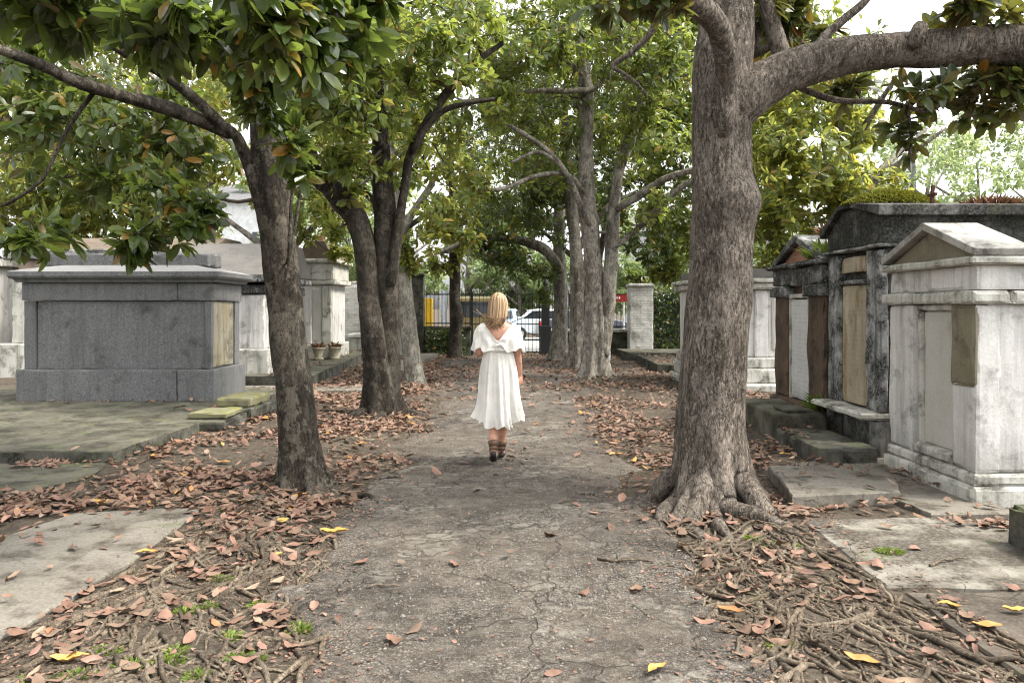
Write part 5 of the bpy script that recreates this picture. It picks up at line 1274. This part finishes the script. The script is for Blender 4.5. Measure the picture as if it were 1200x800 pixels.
def rz(x, y): return x > .62 + .16 * max(0, y - 4.2) - .1 * (3.6 - y) and not (x > 2.0 and 4.2 < y < 5.6) and x < 2.25
root_mat('surface_roots', (.42, 2.25, 2.4, 5.9, rz), 290, (1.56, 6.4), 52, (.004, .0145), (.35, 1.3), 'tangled surface roots spreading from the big magnolia towards the camera')
root_mat('surface_roots', (-2.2, -.6, 6.3, 11, lambda x, y: x > -2.2), 46, (-1.8, 7), 53, (.008, .02), (.3, .9), 'thin roots running through the leaves around the slim mottled trunk')

# ------------------------------------------------------------------ fallen leaves
LT = [(0, (.026, .017, .012)), (.1, (.15, .115, .085)), (.2, (.09, .035, .024)), (.33, (.155, .08, .058)), (.47, (.235, .128, .097)), (.6, (.18, .12, .078)), (.7, (.055, .032, .022)), (.8, (.25, .14, .112)), (.9, (.28, .215, .155)), (.94, (.24, .10, .05)), (.965, (.42, .2, .055)), (1, (.53, .31, .06))]
M['litter'] = leafmat('dead_leaf', LT, (.165, .105, .075), .05, .65, (.4, .24, .12), .2, v1=(.03, .02, .014), v2=(.3, .21, .15), vamt=.3, bf=.6)
r = np.random.default_rng(77)
def dens(x, y):
    d = np.zeros_like(x)
    e = edge(x, y)
    left = smooth(0, .25, e) * (x < 0)
    band = left * (x > -3.8) * (y > 5.4) * np.where(y > 5.4, 1., 0)
    d = np.maximum(d, band * np.clip(1.15 - .22 * np.maximum(0, (-1.3 - x) * 0), 0, .9))
    d = np.maximum(d, left * (y <= 5.6) * (x > -2.3) * (.17 + .5 * smooth(4.5, 5.8, y)))
    d = np.maximum(d, (x > -4.4) * (x < -2.9) * (y > 4.95) * (y < 6.4) * 1.1)
    right = smooth(.0, .3, e) * (x > 0)
    d = np.maximum(d, right * (x < 2.15) * (y > 5.0) * (y < 9) * .9 * smooth(4.9, 5.7, y))
    d = np.maximum(d, right * (x < 2.1) * (y <= 5.2) * (.15 - .08 * smooth(4.4, 3.2, y)))
    d = np.maximum(d, (x > 1.9) * (x < 3.0) * (y > 7.0) * (y < 11) * .55)
    d = np.maximum(d, (x > 1.0) * (x < 3.4) * (y > 8.5) * (y < 26) * .46)
    d = np.maximum(d, (np.abs(x) < 1.6) * (y > 12.5) * (.12 + .4 * smooth(13, 18, y)))
    d = np.maximum(d, (x > -8) * (x < 8) * (y > 13) * .35 * (y < 27))
    d = np.maximum(d, (e < .1) * (y < 13) * (.008 + .03 * smooth(-.5, .1, e) + .012 * smooth(6, 12, y)))
    d = np.maximum(d, (x < -3.8) * (y > 7.6) * (y < 11.6) * .012)
    d = np.maximum(d, (x < -3.8) * (y > 7.3) * (y < 7.63) * .9)
    d = np.maximum(d, (x > 2) * (x < 3.4) * (y < 5.6) * .012)
    d = d * np.clip(.62 + 1.1 * fbm3(x * 1.3, y * 1.3, 0, 3, 61), .1, 1.15)
    on_walk = (x < -2.32) * (y < 5.72) * (x > -3.0)
    d = np.where(on_walk > 0, .015, d)
    d = np.where((x < -3) & (y < 4.9), .01, d)
    d = np.where((x > 2.05) & (x < 3.7) & (y > 5.68) & (y < 7.1), .02, d)
    return d
N = 125000
# candidates: more per square metre close to the camera
yy = 2.6 + (27 - 2.6) * r.uniform(0, 1, N) ** 1.7; xx = r.uniform(-4.6, 4.4, N) * (1 + .0 * yy)
pdf = 1.7 * ((yy - 2.6 + .02) / 24.4) ** (1 - 1 / 1.7)
keep = r.uniform(0, 1, N) < np.clip(dens(xx, yy) * np.clip(pdf * 1.0, .05, 1) * np.where(yy < 7, 1.15, .8), 0, 1)
lx, ly = xx[keep], yy[keep]
# drifts: hem of the white tomb, under the stone slab, around the buttress roots
def drift(x0, y0, x1, y1, n, w):
    t = r.uniform(0, 1, n); return x0 + (x1 - x0) * t + r.normal(0, w, n), y0 + (y1 - y0) * t + r.normal(0, w, n)
for a in [(3.42, 6.35, 3.4, 7.2, 34, .05), (2.05, 5.9, 2.95, 5.98, 42, .06), (3.0, 5.55, 3.35, 5.35, 40, .09), (1.15, 5.75, 2.1, 5.72, 110, .12), (2.2, 7.3, 2.8, 8.3, 60, .15), (-7.2, 11.5, -4.4, 11.55, 26, .06)]:
    dx, dy = drift(*a); lx = np.concatenate([lx, dx]); ly = np.concatenate([ly, dy])
print('litter', len(lx))
n = len(lx)
lzv = surf(lx, ly)
tint = np.clip(r.uniform(0, .93, n), 0, .93); odd = r.uniform(0, 1, n) < .022; tint = np.where(odd, r.uniform(.94, 1, n), tint)
az = r.uniform(0, 2 * PI, n); Ls = .045 + .085 * r.beta(1.6, 1.6, n) * np.where(tint < .1, .8, 1)
tilt = r.normal(0, .09, n)
dist = np.hypot(lx, ly)
inview = (np.abs(lx) / np.maximum(ly, .1) < .64) & (ly > 3.0)
onpave = (lx > 2.05) & (ly < 5.6)
rank = np.argsort(np.where(inview, ly / (Ls / .13), 999))
indiv = rank[:262]
mask = np.ones(n, bool); mask[indiv] = False
def leaf_arrays(idx, rs):
    k = len(idx)
    d = np.stack([np.cos(az[idx]), np.sin(az[idx]), np.sin(tilt[idx]) + .06], -1)
    up = np.stack([rs.normal(0, .34, k), rs.normal(0, .34, k), np.where(rs.uniform(0, 1, k) < .5, 1., -1.)], -1)
    base = np.stack([lx[idx], ly[idx], lzv[idx] + .012 + rs.uniform(0, .03, k)], -1)
    return base, d, up
idx = np.nonzero(mask)[0]
mb = MB(); mb.usetint = True
ba, d, up = leaf_arrays(idx, r)
K_ = len(idx); leaf_batch(mb, ba, d, up, Ls[idx] * np.where(r.uniform(0, 1, K_) < .2, .65, 1), Ls[idx] * r.uniform(.3, .6, K_), tint[idx], 1, curl=r.normal(.06, .22, K_), fold=np.abs(r.normal(0, .2, K_)))
o = mb.build('fallen_leaves', M['litter']); tag(o, 'deep litter of pinkish brown magnolia leaves under the trees', 'leaves', kind='stuff')

# the nearest leaves one by one: a dozen leaf shapes, shared
M_leaf = {}
def one_leaf_mesh(col_tint, seed, curl, fold=1):
    rs = np.random.default_rng(seed); mb = MB(); mb.usetint = True
    ts = np.linspace(0, 1, 9); w = np.sin(PI * ts ** .85) ** .8; w[0] = .05; w[-1] = .03
    L, Wd = 1., rs.uniform(.40, .54); V = []
    bend = rs.normal(0, .09); ed = rs.uniform(.05, .3)
    for i, t in enumerate(ts):
        cz = curl * (t - .5) ** 2 * 1.2 + .03 * math.sin(t * 9 + seed); cy = bend * math.sin(PI * t)
        for j, s in enumerate((-1, -.5, 0, .5, 1)):
            V.append((L * (t - .5), cy + s * Wd * .5 * w[i] * (1 + .06 * rs.normal()), cz + ed * fold * (s * s) * w[i] * .45 + .012 * rs.normal()))
    F = []
    for i in range(8):
        for j in range(4):
            F.append((i * 5 + j, i * 5 + j + 1, (i + 1) * 5 + j + 1, (i + 1) * 5 + j))
    mb.add(V, F, [col_tint] * len(F))
    mb.tube([(-.5 - .16, bend * .3, .03), (-.56, 0, .01), (-.47, 0, .02)], [.009, .011, .012], 5, True, tint=max(0, col_tint - .25))
    me = mb.build('fallen_leaf', M['litter'], smooth_=True); m = me.data; bpy.data.objects.remove(me); return m
protos = {}
for ti, tv in enumerate([.1, .2, .33, .47, .58, .7, .8, .9]):
    for v in range(2): protos[(ti, v)] = one_leaf_mesh(tv, ti * 10 + v, random.uniform(.1, .5), random.choice([1, 1, -1]))
gold = [one_leaf_mesh(t, 900 + i, c, 1) for i, (t, c) in enumerate([(1., .3), (.97, .2), (.955, .5), (.99, .15)])]
tvs = np.array([.1, .2, .33, .47, .58, .7, .8, .9])
def put_leaf(me, x, y, L, rz_, lab, grp=None, dz=0., tl=(0, 0)):
    o = bpy.data.objects.new('fallen_leaf', me); COL.objects.link(o)
    lo = min(v.co.z for v in me.vertices)
    o.location = (x, y, float(surf(x, y)) + .006 - lo * L * .6 + dz); o.scale = (L, L, L)
    o.rotation_euler = (tl[0], tl[1], rz_)
    return tag(o, lab, 'leaf', grp)
def zone_label(x, y):
    if x > 2.02 and y < 5.62: return 'dry brown leaf lying on the soiled concrete paving before the white tomb', 'leaves on the soiled paving'
    if x > .3 and edge(x, y) > -.05: return 'dry brown leaf among the roots running out from the big magnolia', 'leaves among the big tree roots'
    if x < 0 and edge(x, y) > -.05:
        if x < -2.28: return 'dry brown leaf on or beside the bare concrete walk', 'leaves on the concrete walk'
        return 'dry brown leaf among the roots next to the concrete walk', 'leaves among roots beside the concrete walk'
    return 'small dry brown leaf lying loose on the open asphalt', 'leaves on the open asphalt'
for i in indiv:
    if tint[i] > .93: tint[i] = .5
    ti = int(np.argmin(np.abs(tvs - tint[i])))
    lab, grp = zone_label(float(lx[i]), float(ly[i]))
    put_leaf(protos[(ti, int(i) % 2)], float(lx[i]), float(ly[i]), float(Ls[i]) * 1.05, float(az[i]), lab, grp, .012 * (edge(lx[i], ly[i]) > 0), (random.gauss(0, .2), random.gauss(0, .16)))
def G(px, py, z=0.):
    Y = (CAM_H - z) * FOC / (py - HOR); return (px - 600) * Y / FOC, Y
for (px, py, z, L, rz_, g, lab) in [
        (392, 624, .03, .19, .2, 0, 'large bright orange-yellow leaf at the edge of the asphalt, near the tangled roots'),
        (82, 773, .05, .15, .3, 0, 'orange-yellow leaf between the concrete walk corner and the grass tufts'),
        (122, 587, .05, .16, .1, 0, 'bright orange leaf in the litter just behind the concrete walk'),
        (36, 597, .05, .12, .5, 2, 'small orange leaf in the litter at the frame edge behind the concrete walk'),
        (262, 541, .04, .15, .0, 1, 'round orange leaf in deep litter between the mossy platform and slim trunk'),
        (96, 551, .1, .13, .3, 3, 'lemon yellow leaf on the low slab in front of the mossy platform'),
        (183, 532, .06, .13, .9, 3, 'yellow leaf lying against the dark edge of the mossy platform'),
        (172, 645, .06, .13, .3, 3, 'pale cream-yellow leaf on the far edge of the concrete walk'),
        (290, 588, .05, .15, .5, 1, 'orange leaf just in front of the slim mottled trunk'),
        (360, 580, .05, .12, .2, 2, 'small orange leaf touching the foot of the slim mottled trunk'),
        (423, 521, .03, .16, .3, 1, 'orange leaf in the litter behind the slim mottled trunk'),
        (450, 536, .03, .15, .2, 3, 'yellow leaf at the asphalt edge behind the slim mottled trunk'),
        (770, 785, .02, .11, .7, 3, 'yellow leaf on the open asphalt at the bottom of the view'),
        (1113, 711, .05, .11, -.5, 3, 'curled golden leaf on the soiled paving, farthest of the golden ones there'),
        (1157, 735, .05, .14, -.1, 1, 'long golden leaf lying flat on the dark soiled paving'),
        (1190, 717, .05, .12, -.1, 0, 'golden leaf on the soiled paving cut by the frame edge'),
        (857, 710, .04, .14, -.4, 2, 'orange-brown leaf on the roots in front of the big magnolia'),
        (1010, 771, .04, .15, -.7, 1, 'long tan-orange leaf at the end of the root tangle by the soiled paving'),
        (722, 531, .03, .16, .4, 3, 'yellow leaf beside the asphalt behind the big magnolia foot'),
        (920, 531, .06, .13, .0, 3, 'yellow leaf lying against the low step slab behind the big trunk')]:
    x, y = G(px, py, z); put_leaf(gold[g], x, y, L, rz_, lab, None, .012)

# ------------------------------------------------------------------ grass tufts, sticks, litter scrap
tl = 0
places = [(268, 742), (196, 770), (232, 786), (120, 764), (40, 795), (352, 727), (300, 700), (214, 716), (268, 598), (900, 640), (884, 632), (930, 640), (1042, 650), (920, 745), (205, 760), (90, 792), (150, 780), (286, 768), (240, 705), (255, 672)]
for i, (px, py) in enumerate(places):
    x, y = G(px, py, .03); h = random.uniform(.03, .055)
    o = tuft_mesh(150, random.uniform(.05, .1), random.uniform(.04, .08), h, .006, 200 + i, 1.4).build('grass_tuft', M['grassy']); o.location = (x, y, float(surf(x, y)) - .005)
    left_ = px < 500
    if px == 1042: tag(o, 'small weed tuft growing from the cracked concrete paving before the white tomb', 'weed'); continue
    tag(o, 'small bright green weed tuft growing among the roots by the concrete walk' if left_ else 'small bright green weed tuft growing among the roots of the big magnolia', 'weed', 'weeds among roots by the concrete walk' if left_ else 'weeds among roots of the big magnolia')
x, y = G(1042, 650, .05)
rr = random.Random(4)
for i, (px, py, L, a, w, lab) in enumerate([(700, 655, .34, -.6, .011, 'crooked pale stick lying on the asphalt near the big root tangle'), (655, 590, .16, .3, .008, 'short dark stick on the middle of the asphalt'), (608, 532, .2, .5, .006, 'thin twig on the asphalt beside the walking woman'),
                                      (430, 690, .18, .2, .008, 'short twig on the asphalt edge near the orange-yellow leaf'), (1090, 672, .3, .1, .009, 'thin dark twig on the soiled concrete paving')]):
    x, y = G(px, py, .01); p = [(0, 0, 0)]
    for k in range(6):
        a += rr.gauss(0, .35); p.append((p[-1][0] + math.cos(a) * L / 6, p[-1][1] + math.sin(a) * L / 6, .012 * rr.random()))
    b = MB(); c = catmull(np.array(p), .02); b.tube(c, np.linspace(w, w * .4, len(c)), 7, True, rough_disp(.15, i), tint=.6); 
    o = b.build('stick', M['root'], smooth_=True); o.location = (x, y, float(surf(x, y)) + w * .6); tag(o, lab, 'stick')
# stones pressed into the asphalt
r2 = np.random.default_rng(9); mb = MB()
M['pebble'] = stone('pebbles', (.08, .072, .06), (.2, .18, .155), dark_amt=0, streak=0, bump=.3, scale=14)
n = 1500
px_ = np.concatenate([r2.normal(.25, .45, 700), r2.uniform(-1.0, .95, 800)]); py_ = np.concatenate([r2.normal(4.35, .35, 700), r2.uniform(2.8, 8, 800)])
for x, y in zip(px_, py_):
    if edge(x, y) > -.02 or y < 2.6: continue
    s = r2.uniform(.003, .009) * (1.6 if r2.random() < .06 else 1); z = float(pz(x, y)) + s * .1; q = r2.uniform(.7, 1.3, 3) * s
    V = np.array([(1, 0, 0), (.3, .9, 0), (-.8, .6, 0), (-.8, -.6, 0), (.3, -.95, 0), (.4, .1, .75), (-.4, .2, .7), (-.1, -.4, .72)]) * q + (x, y, z)
    mb.add(V, [(0, 1, 5), (1, 2, 6, 5), (2, 3, 6), (3, 7, 6), (3, 4, 7), (4, 0, 5, 7), (5, 6, 7)])
o = mb.build('gravel', M['pebble']); tag(o, 'loose gravel exposed in the worn asphalt', 'gravel', kind='stuff')

# crumbs of dead leaf and bark trodden into the ground
r3 = np.random.default_rng(19); mb = MB(); mb.usetint = True; n = 26000
cy = 2.6 + 11 * r3.uniform(0, 1, n) ** 1.6; cx = r3.uniform(-2.4, 2.3, n); e = edge(cx, cy)
k_ = (r3.uniform(0, 1, n) < np.clip(.14 + 1.1 * smooth(-.6, .1, e), 0, 1) * np.clip(.8 + .7 * fbm3(cx * 2, cy * 2, 0, 3, 88), .1, 1.2)) & ~((cx < -2.28) & (cy < 5.9)); cx = cx[k_]; cy = cy[k_]; n = len(cx)
a_ = r3.uniform(0, 6.28, n); Lc = r3.uniform(.008, .035, n)
leaf_batch(mb, np.column_stack([cx, cy, surf(cx, cy) + .005 + r3.uniform(0, .006, n)]), np.column_stack([np.cos(a_), np.sin(a_), r3.normal(0, .15, n)]), np.column_stack([r3.normal(0, .3, n), r3.normal(0, .3, n), np.ones(n)]), Lc, Lc * r3.uniform(.25, .8, n), r3.beta(1.2, 1.6, n) * .9, 0, .1)
o = mb.build('leaf_debris', M['litter']); tag(o, 'crumbled leaf and bark bits trodden into the ground', 'debris', kind='stuff')

# ------------------------------------------------------------------ the woman
M['skin'] = plain('skin', (.50, .27, .185), .5, .08, scale=20, bump=.05, spec=.35)
WX, WY = -.135, 7.8
WZ = float(surf(WX, WY)) + .004
T = thing('person', (WX, WY, WZ), 'woman with long blond hair in a white flutter-sleeved midi dress and brown boots, walking away', 'person')
b = MB()
def ering(c, w, d, k=20, tilt=0):
    th = np.linspace(0, 2 * PI, k, endpoint=False); return np.column_stack([c[0] + w * np.sin(th), c[1] - d * np.cos(th), np.full(k, c[2])])
def loft(b, rings, close=True):
    k = len(rings[0]); V = np.concatenate(rings); F = []
    for i in range(len(rings) - 1):
        for j in range(k):
            F.append((i * k + j, i * k + (j + 1) % k, (i + 1) * k + (j + 1) % k, (i + 1) * k + j))
    if close: F.append(tuple(range(k))[::-1]); F.append(tuple(range(len(V) - k, len(V))))
    b.add(V, F)
loft(b, [ering((0, 0, z), w, d) for (z, w, d) in [(.78, .12, .09), (.84, .155, .112), (.9, .16, .115), (.98, .135, .1), (1.06, .118, .088), (1.14, .128, .094), (1.22, .142, .1), (1.29, .152, .09), (1.325, .15, .075), (1.35, .1, .062), (1.375, .058, .055), (1.44, .05, .05)]])
b.tube([(0, .01, 1.36), (0, .02, 1.47)], [.054, .048], 16)
loft(b, [ering((0, .02 + dy, z), w, d) for (z, w, d, dy) in [(1.425, .03, .04, .03), (1.44, .05, .06, .022), (1.475, .064, .078, .014), (1.53, .073, .092, .006), (1.575, .07, .09, .0), (1.61, .055, .072, -.004), (1.632, .028, .04, -.004)]])
b.tube([(0, .108, 1.535), (0, .128, 1.505), (0, .112, 1.495)], [.008, .013, .01], 8)          # nose
b.tube([(-.02, .1, 1.466), (0, .107, 1.468), (.02, .1, 1.466)], [.005, .008, .005], 8)         # lips
for s in (-1, 1): b.tube([(s * .07, .02, 1.55), (s * .08, .012, 1.53), (s * .072, .018, 1.495)], [.01, .016, .008], 8)
for pts, rad in [([(.13, 0, 1.315), (.155, 0, 1.295), (.178, .005, 1.18), (.192, .02, 1.06), (.204, .045, .94), (.214, .065, .845)], [.05, .052, .043, .035, .033, .022]),
                 ([(-.13, 0, 1.315), (-.155, 0, 1.295), (-.174, -.01, 1.18), (-.188, -.02, 1.065), (-.185, .07, 1.045), (-.165, .18, 1.05)], [.05, .052, .043, .036, .032, .022])]:
    c = catmull(np.column_stack([np.array(pts), rad]), .03); b.tube(c[:, :3], c[:, 3], 14)
# hands: palm and five bent fingers
def hand(b, w, fd, side, nrm):
    w = np.array(w, float); fd = np.array(fd, float); fd /= np.linalg.norm(fd); nrm = np.array(nrm, float); nrm /= np.linalg.norm(nrm); s = np.cross(fd, nrm) * side
    b.tube([w - fd * .02, w + fd * .02, w + fd * .05, w + fd * .08], [.02, .025, .03, .026], 10)
    for k, (o_, L) in enumerate([(-.03, .055), (-.01, .072), (.01, .078), (.03, .07)]):
        p = w + fd * .065 + s * o_; q = p + fd * L * .45 + nrm * .006; e = q + fd * L * .4 + nrm * .02
        b.tube([w + fd * .04 + s * o_ * .7, p, q, e], [.009, .0095, .0085, .006], 8)
    p = w + fd * .02 + s * -.022; b.tube([p, p + s * -.022 + fd * .025 + nrm * .01, p + s * -.026 + fd * .058 + nrm * .016], [.011, .01, .007], 8)
hand(b, (.217, .07, .83), (.0, .1, -1), 1, (-1, .2, 0)); hand(b, (-.16, .2, 1.05), (.35, 1, .05), -1, (.2, 0, -1))
# legs mid-stride
for pts, rad in [([(.07, .0, .86), (.06, .08, .55), (.052, .1, .47), (.045, .13, .38), (.035, .17, .22), (.03, .195, .1)], [.085, .062, .052, .054, .042, .034]),
                 ([(-.07, .0, .86), (-.06, .03, .55), (-.055, .04, .47), (-.05, -.01, .38), (-.045, -.09, .25), (-.042, -.15, .16)], [.085, .062, .052, .054, .042, .034])]:
    c = catmull(np.column_stack([np.array(pts), rad]), .03); b.tube(c[:, :3], c[:, 3], 14)
b.tube([(.03, .18, .07), (.03, .25, .05), (.032, .34, .035)], [.036, .036, .025], 10); b.tube([(-.042, -.16, .16), (-.045, -.12, .08), (-.048, -.07, .025)], [.036, .036, .026], 10)
tmp = b.build('tmp', M['skin']); mod = tmp.modifiers.new('r', 'REMESH'); mod.mode = 'VOXEL'; mod.voxel_size = .0065; mod.use_smooth_shade = True
sm = tmp.modifiers.new('s', 'SMOOTH'); sm.iterations = 3; sm.factor = .5
dg = bpy.context.evaluated_depsgraph_get(); me = bpy.data.meshes.new_from_object(tmp.evaluated_get(dg)); me.name = 'body'
bpy.data.objects.remove(tmp)
body = bpy.data.objects.new('body', me); COL.objects.link(body); body.parent = T
if not me.materials: me.materials.append(M['skin'])
M['eye'] = plain('eye', (.6, .6, .6), .15, bump=0)
for s in (-1, 1):
    b = MB(); b.tube([(s * .03, .088, 1.535), (s * .03, .094, 1.535), (s * .03, .1, 1.535), (s * .03, .103, 1.535)], [.006, .011, .009, .002], 8); b.build('eye', M['eye'], T, True)
# dress
M['dress'] = plain('white_crepe', (.80, .785, .735), .8, .01, scale=3, bump=.0, trans=.15, spec=.15)
K = 220; th = np.linspace(0, 2 * PI, K, endpoint=False)
fold = .55 * np.sin(th * 9 + .6) + .5 * np.sin(th * 14 + 2.1) + .35 * np.sin(th * 23 + 1.3) + .3 * np.sin(th * 5 + .2)
rings = []
nz_ = 46
for i in range(nz_):
    u = i / (nz_ - 1)
    zb = 1.085 - u * (1.085 - (.345 + .085 * np.abs(np.sin(th)) ** 2 + .016 * np.sin(th * 8 + 1) + .012 * np.sin(th * 17 + .4)))
    w = .135 + (.217 - .135) * (u ** .72) + .012 * math.sin(u * 7) * u; dd = .10 + (.215 - .10) * (u ** .8)
    amp = .004 + .027 * u ** .7 + .010 * max(0, u - .9) * 10
    tw = th + .10 * u * np.sin(th * 3 + 1)
    ruff = (.014 * max(0, (u - .86) / .14)) * np.sin(th * 26)
    rad_ = 1 + (amp * fold + ruff) / .2
    rings.append(np.column_stack([w * rad_ * np.sin(tw) + .012 * u, -dd * rad_ * np.cos(tw) + .03 * u, zb]))
b = MB(); loft(b, rings, False); skirt = b.build('skirt', M['dress'], T, True)
b = MB(); loft(b, [ering((0, 0, z), w, d, 48) for (z, w, d) in [(1.04, .138, .107), (1.07, .1395, .108), (1.1, .141, .109), (1.15, .143, .112), (1.19, .147, .115)]], False); b.build('bodice', M['dress'], T, True)
# flutter cape over the shoulders with a deep V at the back
def cw(z): return np.interp(z, [1.06, 1.12, 1.2, 1.28, 1.32, 1.345, 1.362, 1.372], [.252, .248, .238, .222, .206, .178, .125, .088])
def cd(z): return np.interp(z, [1.06, 1.12, 1.2, 1.28, 1.34, 1.372], [.142, .138, .128, .112, .082, .066])
V = []; nS = 26
for t in th:
    sx, cx = math.sin(t), math.cos(t)
    zs = np.linspace(1.10, 1.372, 220)
    zv, sl = (1.172, .78) if cx > 0 else (1.27, .9)
    ok = cw(zs) * abs(sx) >= (zs - zv) * sl
    bad = np.nonzero(~ok)[0]
    zt = zs[bad[0]] if len(bad) else 1.372
    zb = 1.088 + .016 * math.sin(t * 7 + 1) + .012 * math.sin(t * 13) + (.035 * math.exp(-(t / .25) ** 2) + .035 * math.exp(-((t - 2 * PI) / .25) ** 2))
    for k in range(nS):
        u = k / (nS - 1); z = zb + (zt - zb) * u
        f = (1 - u) ** 1.2 * .013 * (math.sin(t * 11 + .5) + .7 * math.sin(t * 19 + 2)) + .005 * math.sin(t * 6 + u * 9)
        V.append(((cw(z) + f) * sx, -(cd(z) + f) * cx, z))
idx = np.arange(K * nS).reshape(K, nS); nx = np.roll(idx, -1, 0)
F = np.stack([idx[:, :-1], nx[:, :-1], nx[:, 1:], idx[:, 1:]], -1).reshape(-1, 4)
b = MB(); b.add(V, F); b.build('flutter_sleeve', M['dress'], T, True)
b = MB(); b.tube([(-.135, -.062, 1.098), (-.06, -.117, 1.094), (0, -.124, 1.09), (.06, -.117, 1.094), (.135, -.062, 1.098)], .012, 8)
for s in (-1, 1): b.tube([(0, -.13, 1.095), (s * .018, -.134, 1.103), (s * .032, -.131, 1.098), (s * .018, -.133, 1.088), (0, -.13, 1.095)], [.005, .008, .007, .007, .005], 8)
b.build('waist_tie', M['dress'], T, True)
# boots
M['boot'] = plain('brown_leather', (.13, .08, .055), .55, .4, scale=25); M['sole'] = plain('dark_sole', (.018, .014, .012), .8)
def boot(ankle, top, toe, heel, up):
    b = MB(); c = catmull(np.array([(*top, .055), (*((np.array(top) * .5 + np.array(ankle) * .5)), .048), (*ankle, .043)]), .02); b.tube(c[:, :3], c[:, 3], 16)
    a, tt, h = map(np.array, (ankle, toe, heel)); m_ = (a + tt) / 2
    b.tube([h + up * .03, a * .4 + h * .6 + up * .035, m_ + up * .03, tt * .85 + m_ * .15 + up * .02, tt + up * .015], [.034, .042, .042, .034, .014], 14)
    o = b.build('boot', M['boot'], T, True)
    b = MB(); b.tube([h - up * .012, h * .7 + tt * .3 - up * .002, h * .3 + tt * .7 - up * .006, tt - up * .002], [.03, .026, .04, .018], 12); b.tube([h + up * .01, h - up * .035], [.031, .026], 10); b.build('sole', M['sole'], o, True)
boot((.03, .195, .11), (.033, .185, .175), (.034, .36, .035), (.028, .165, .045), np.array([0, 0, 1.]))
boot((-.042, -.15, .17), (-.045, -.125, .215), (-.048, -.06, .03), (-.043, -.19, .115), np.array([0., .45, .9]))
# hair: strands falling from the crown, blown a little to one side
t_ = NT('blond_hair'); ha_ = t_.n('ShaderNodeAttribute'); ha_.attribute_name = 'tint'; w_ = t_.noise(1, 4, .6, vec=t_.scaled(90, 90, 4))
M['hair'] = t_.done(t_.bsdf(t_.mix(.72, t_.mix(t_.ramp(w_, [(.3, 0.), (.7, 1.)]), (.12, .065, .032), (.46, .31, .175)), t_.ramp(ha_.outputs['Fac'], [(0, (.07, .036, .018)), (.35, (.25, .145, .07)), (.7, (.48, .32, .17)), (1, (.72, .54, .35))])), .45, t_.bump(w_, .3, .004), spec=.4))
b = MB(); b.usetint = True; rr = random.Random(12)
loft(b, [ering((0, .012 + dy, z), w, d, 24) for (z, w, d, dy) in [(1.50, .078, .07, -.03), (1.54, .082, .086, -.014), (1.58, .08, .09, -.006), (1.62, .062, .074, -.004), (1.645, .03, .04, -.004)]])
for i in range(420):
    a = rr.uniform(-1.75, 1.75); q = rr.random()
    z1_ = rr.uniform(1.285, 1.41) + .05 * abs(a) / 1.75
    sx, cx = math.sin(a), -math.cos(a)
    blow = -.035 * (.4 + .6 * rr.random()) * (1 if a < .2 else .55)
    k = 1 + .10 * rr.random()
    p = [(.02 * sx, .01 + .02 * cx, 1.648), (.062 * sx * k, .01 + .07 * cx * k, 1.612), (.084 * sx * k, .012 + .096 * cx * k, 1.545), (.086 * sx * k + blow * .2, .0 + .098 * cx * k, 1.47), (.078 * sx * k + blow * .6, -.012 + .096 * cx * k - .004, 1.40), (.062 * sx * k + blow * 1.1 + rr.gauss(0, .013), -.02 + .09 * cx * k, (1.40 + z1_) / 2), (.05 * sx * k + blow * 1.5 + rr.gauss(0, .026), -.022 + .085 * cx * k, z1_)]
    if i % 12 == 0: p[-1] = (p[-1][0] - rr.uniform(.0, .06), p[-1][1] - rr.uniform(0, .02), p[-1][2] + rr.uniform(-.02, .05)); p[-2] = (p[-2][0] - rr.uniform(0, .03), p[-2][1] - .01, p[-2][2])
    if i < 10: p[-1] = (p[-1][0] - .05, p[-1][1], p[-1][2]); p[-2] = (p[-2][0] - .02, p[-2][1], p[-2][2])
    c = catmull(np.array(p), .03); u = np.linspace(0, 1, len(c)); b.tube(c, (.0022 + .0055 * rr.random() ** 1.5) * (1 - .8 * u ** 3) + .0006, 5, tint=rr.random())
b.build('hair', M['hair'], T, True)
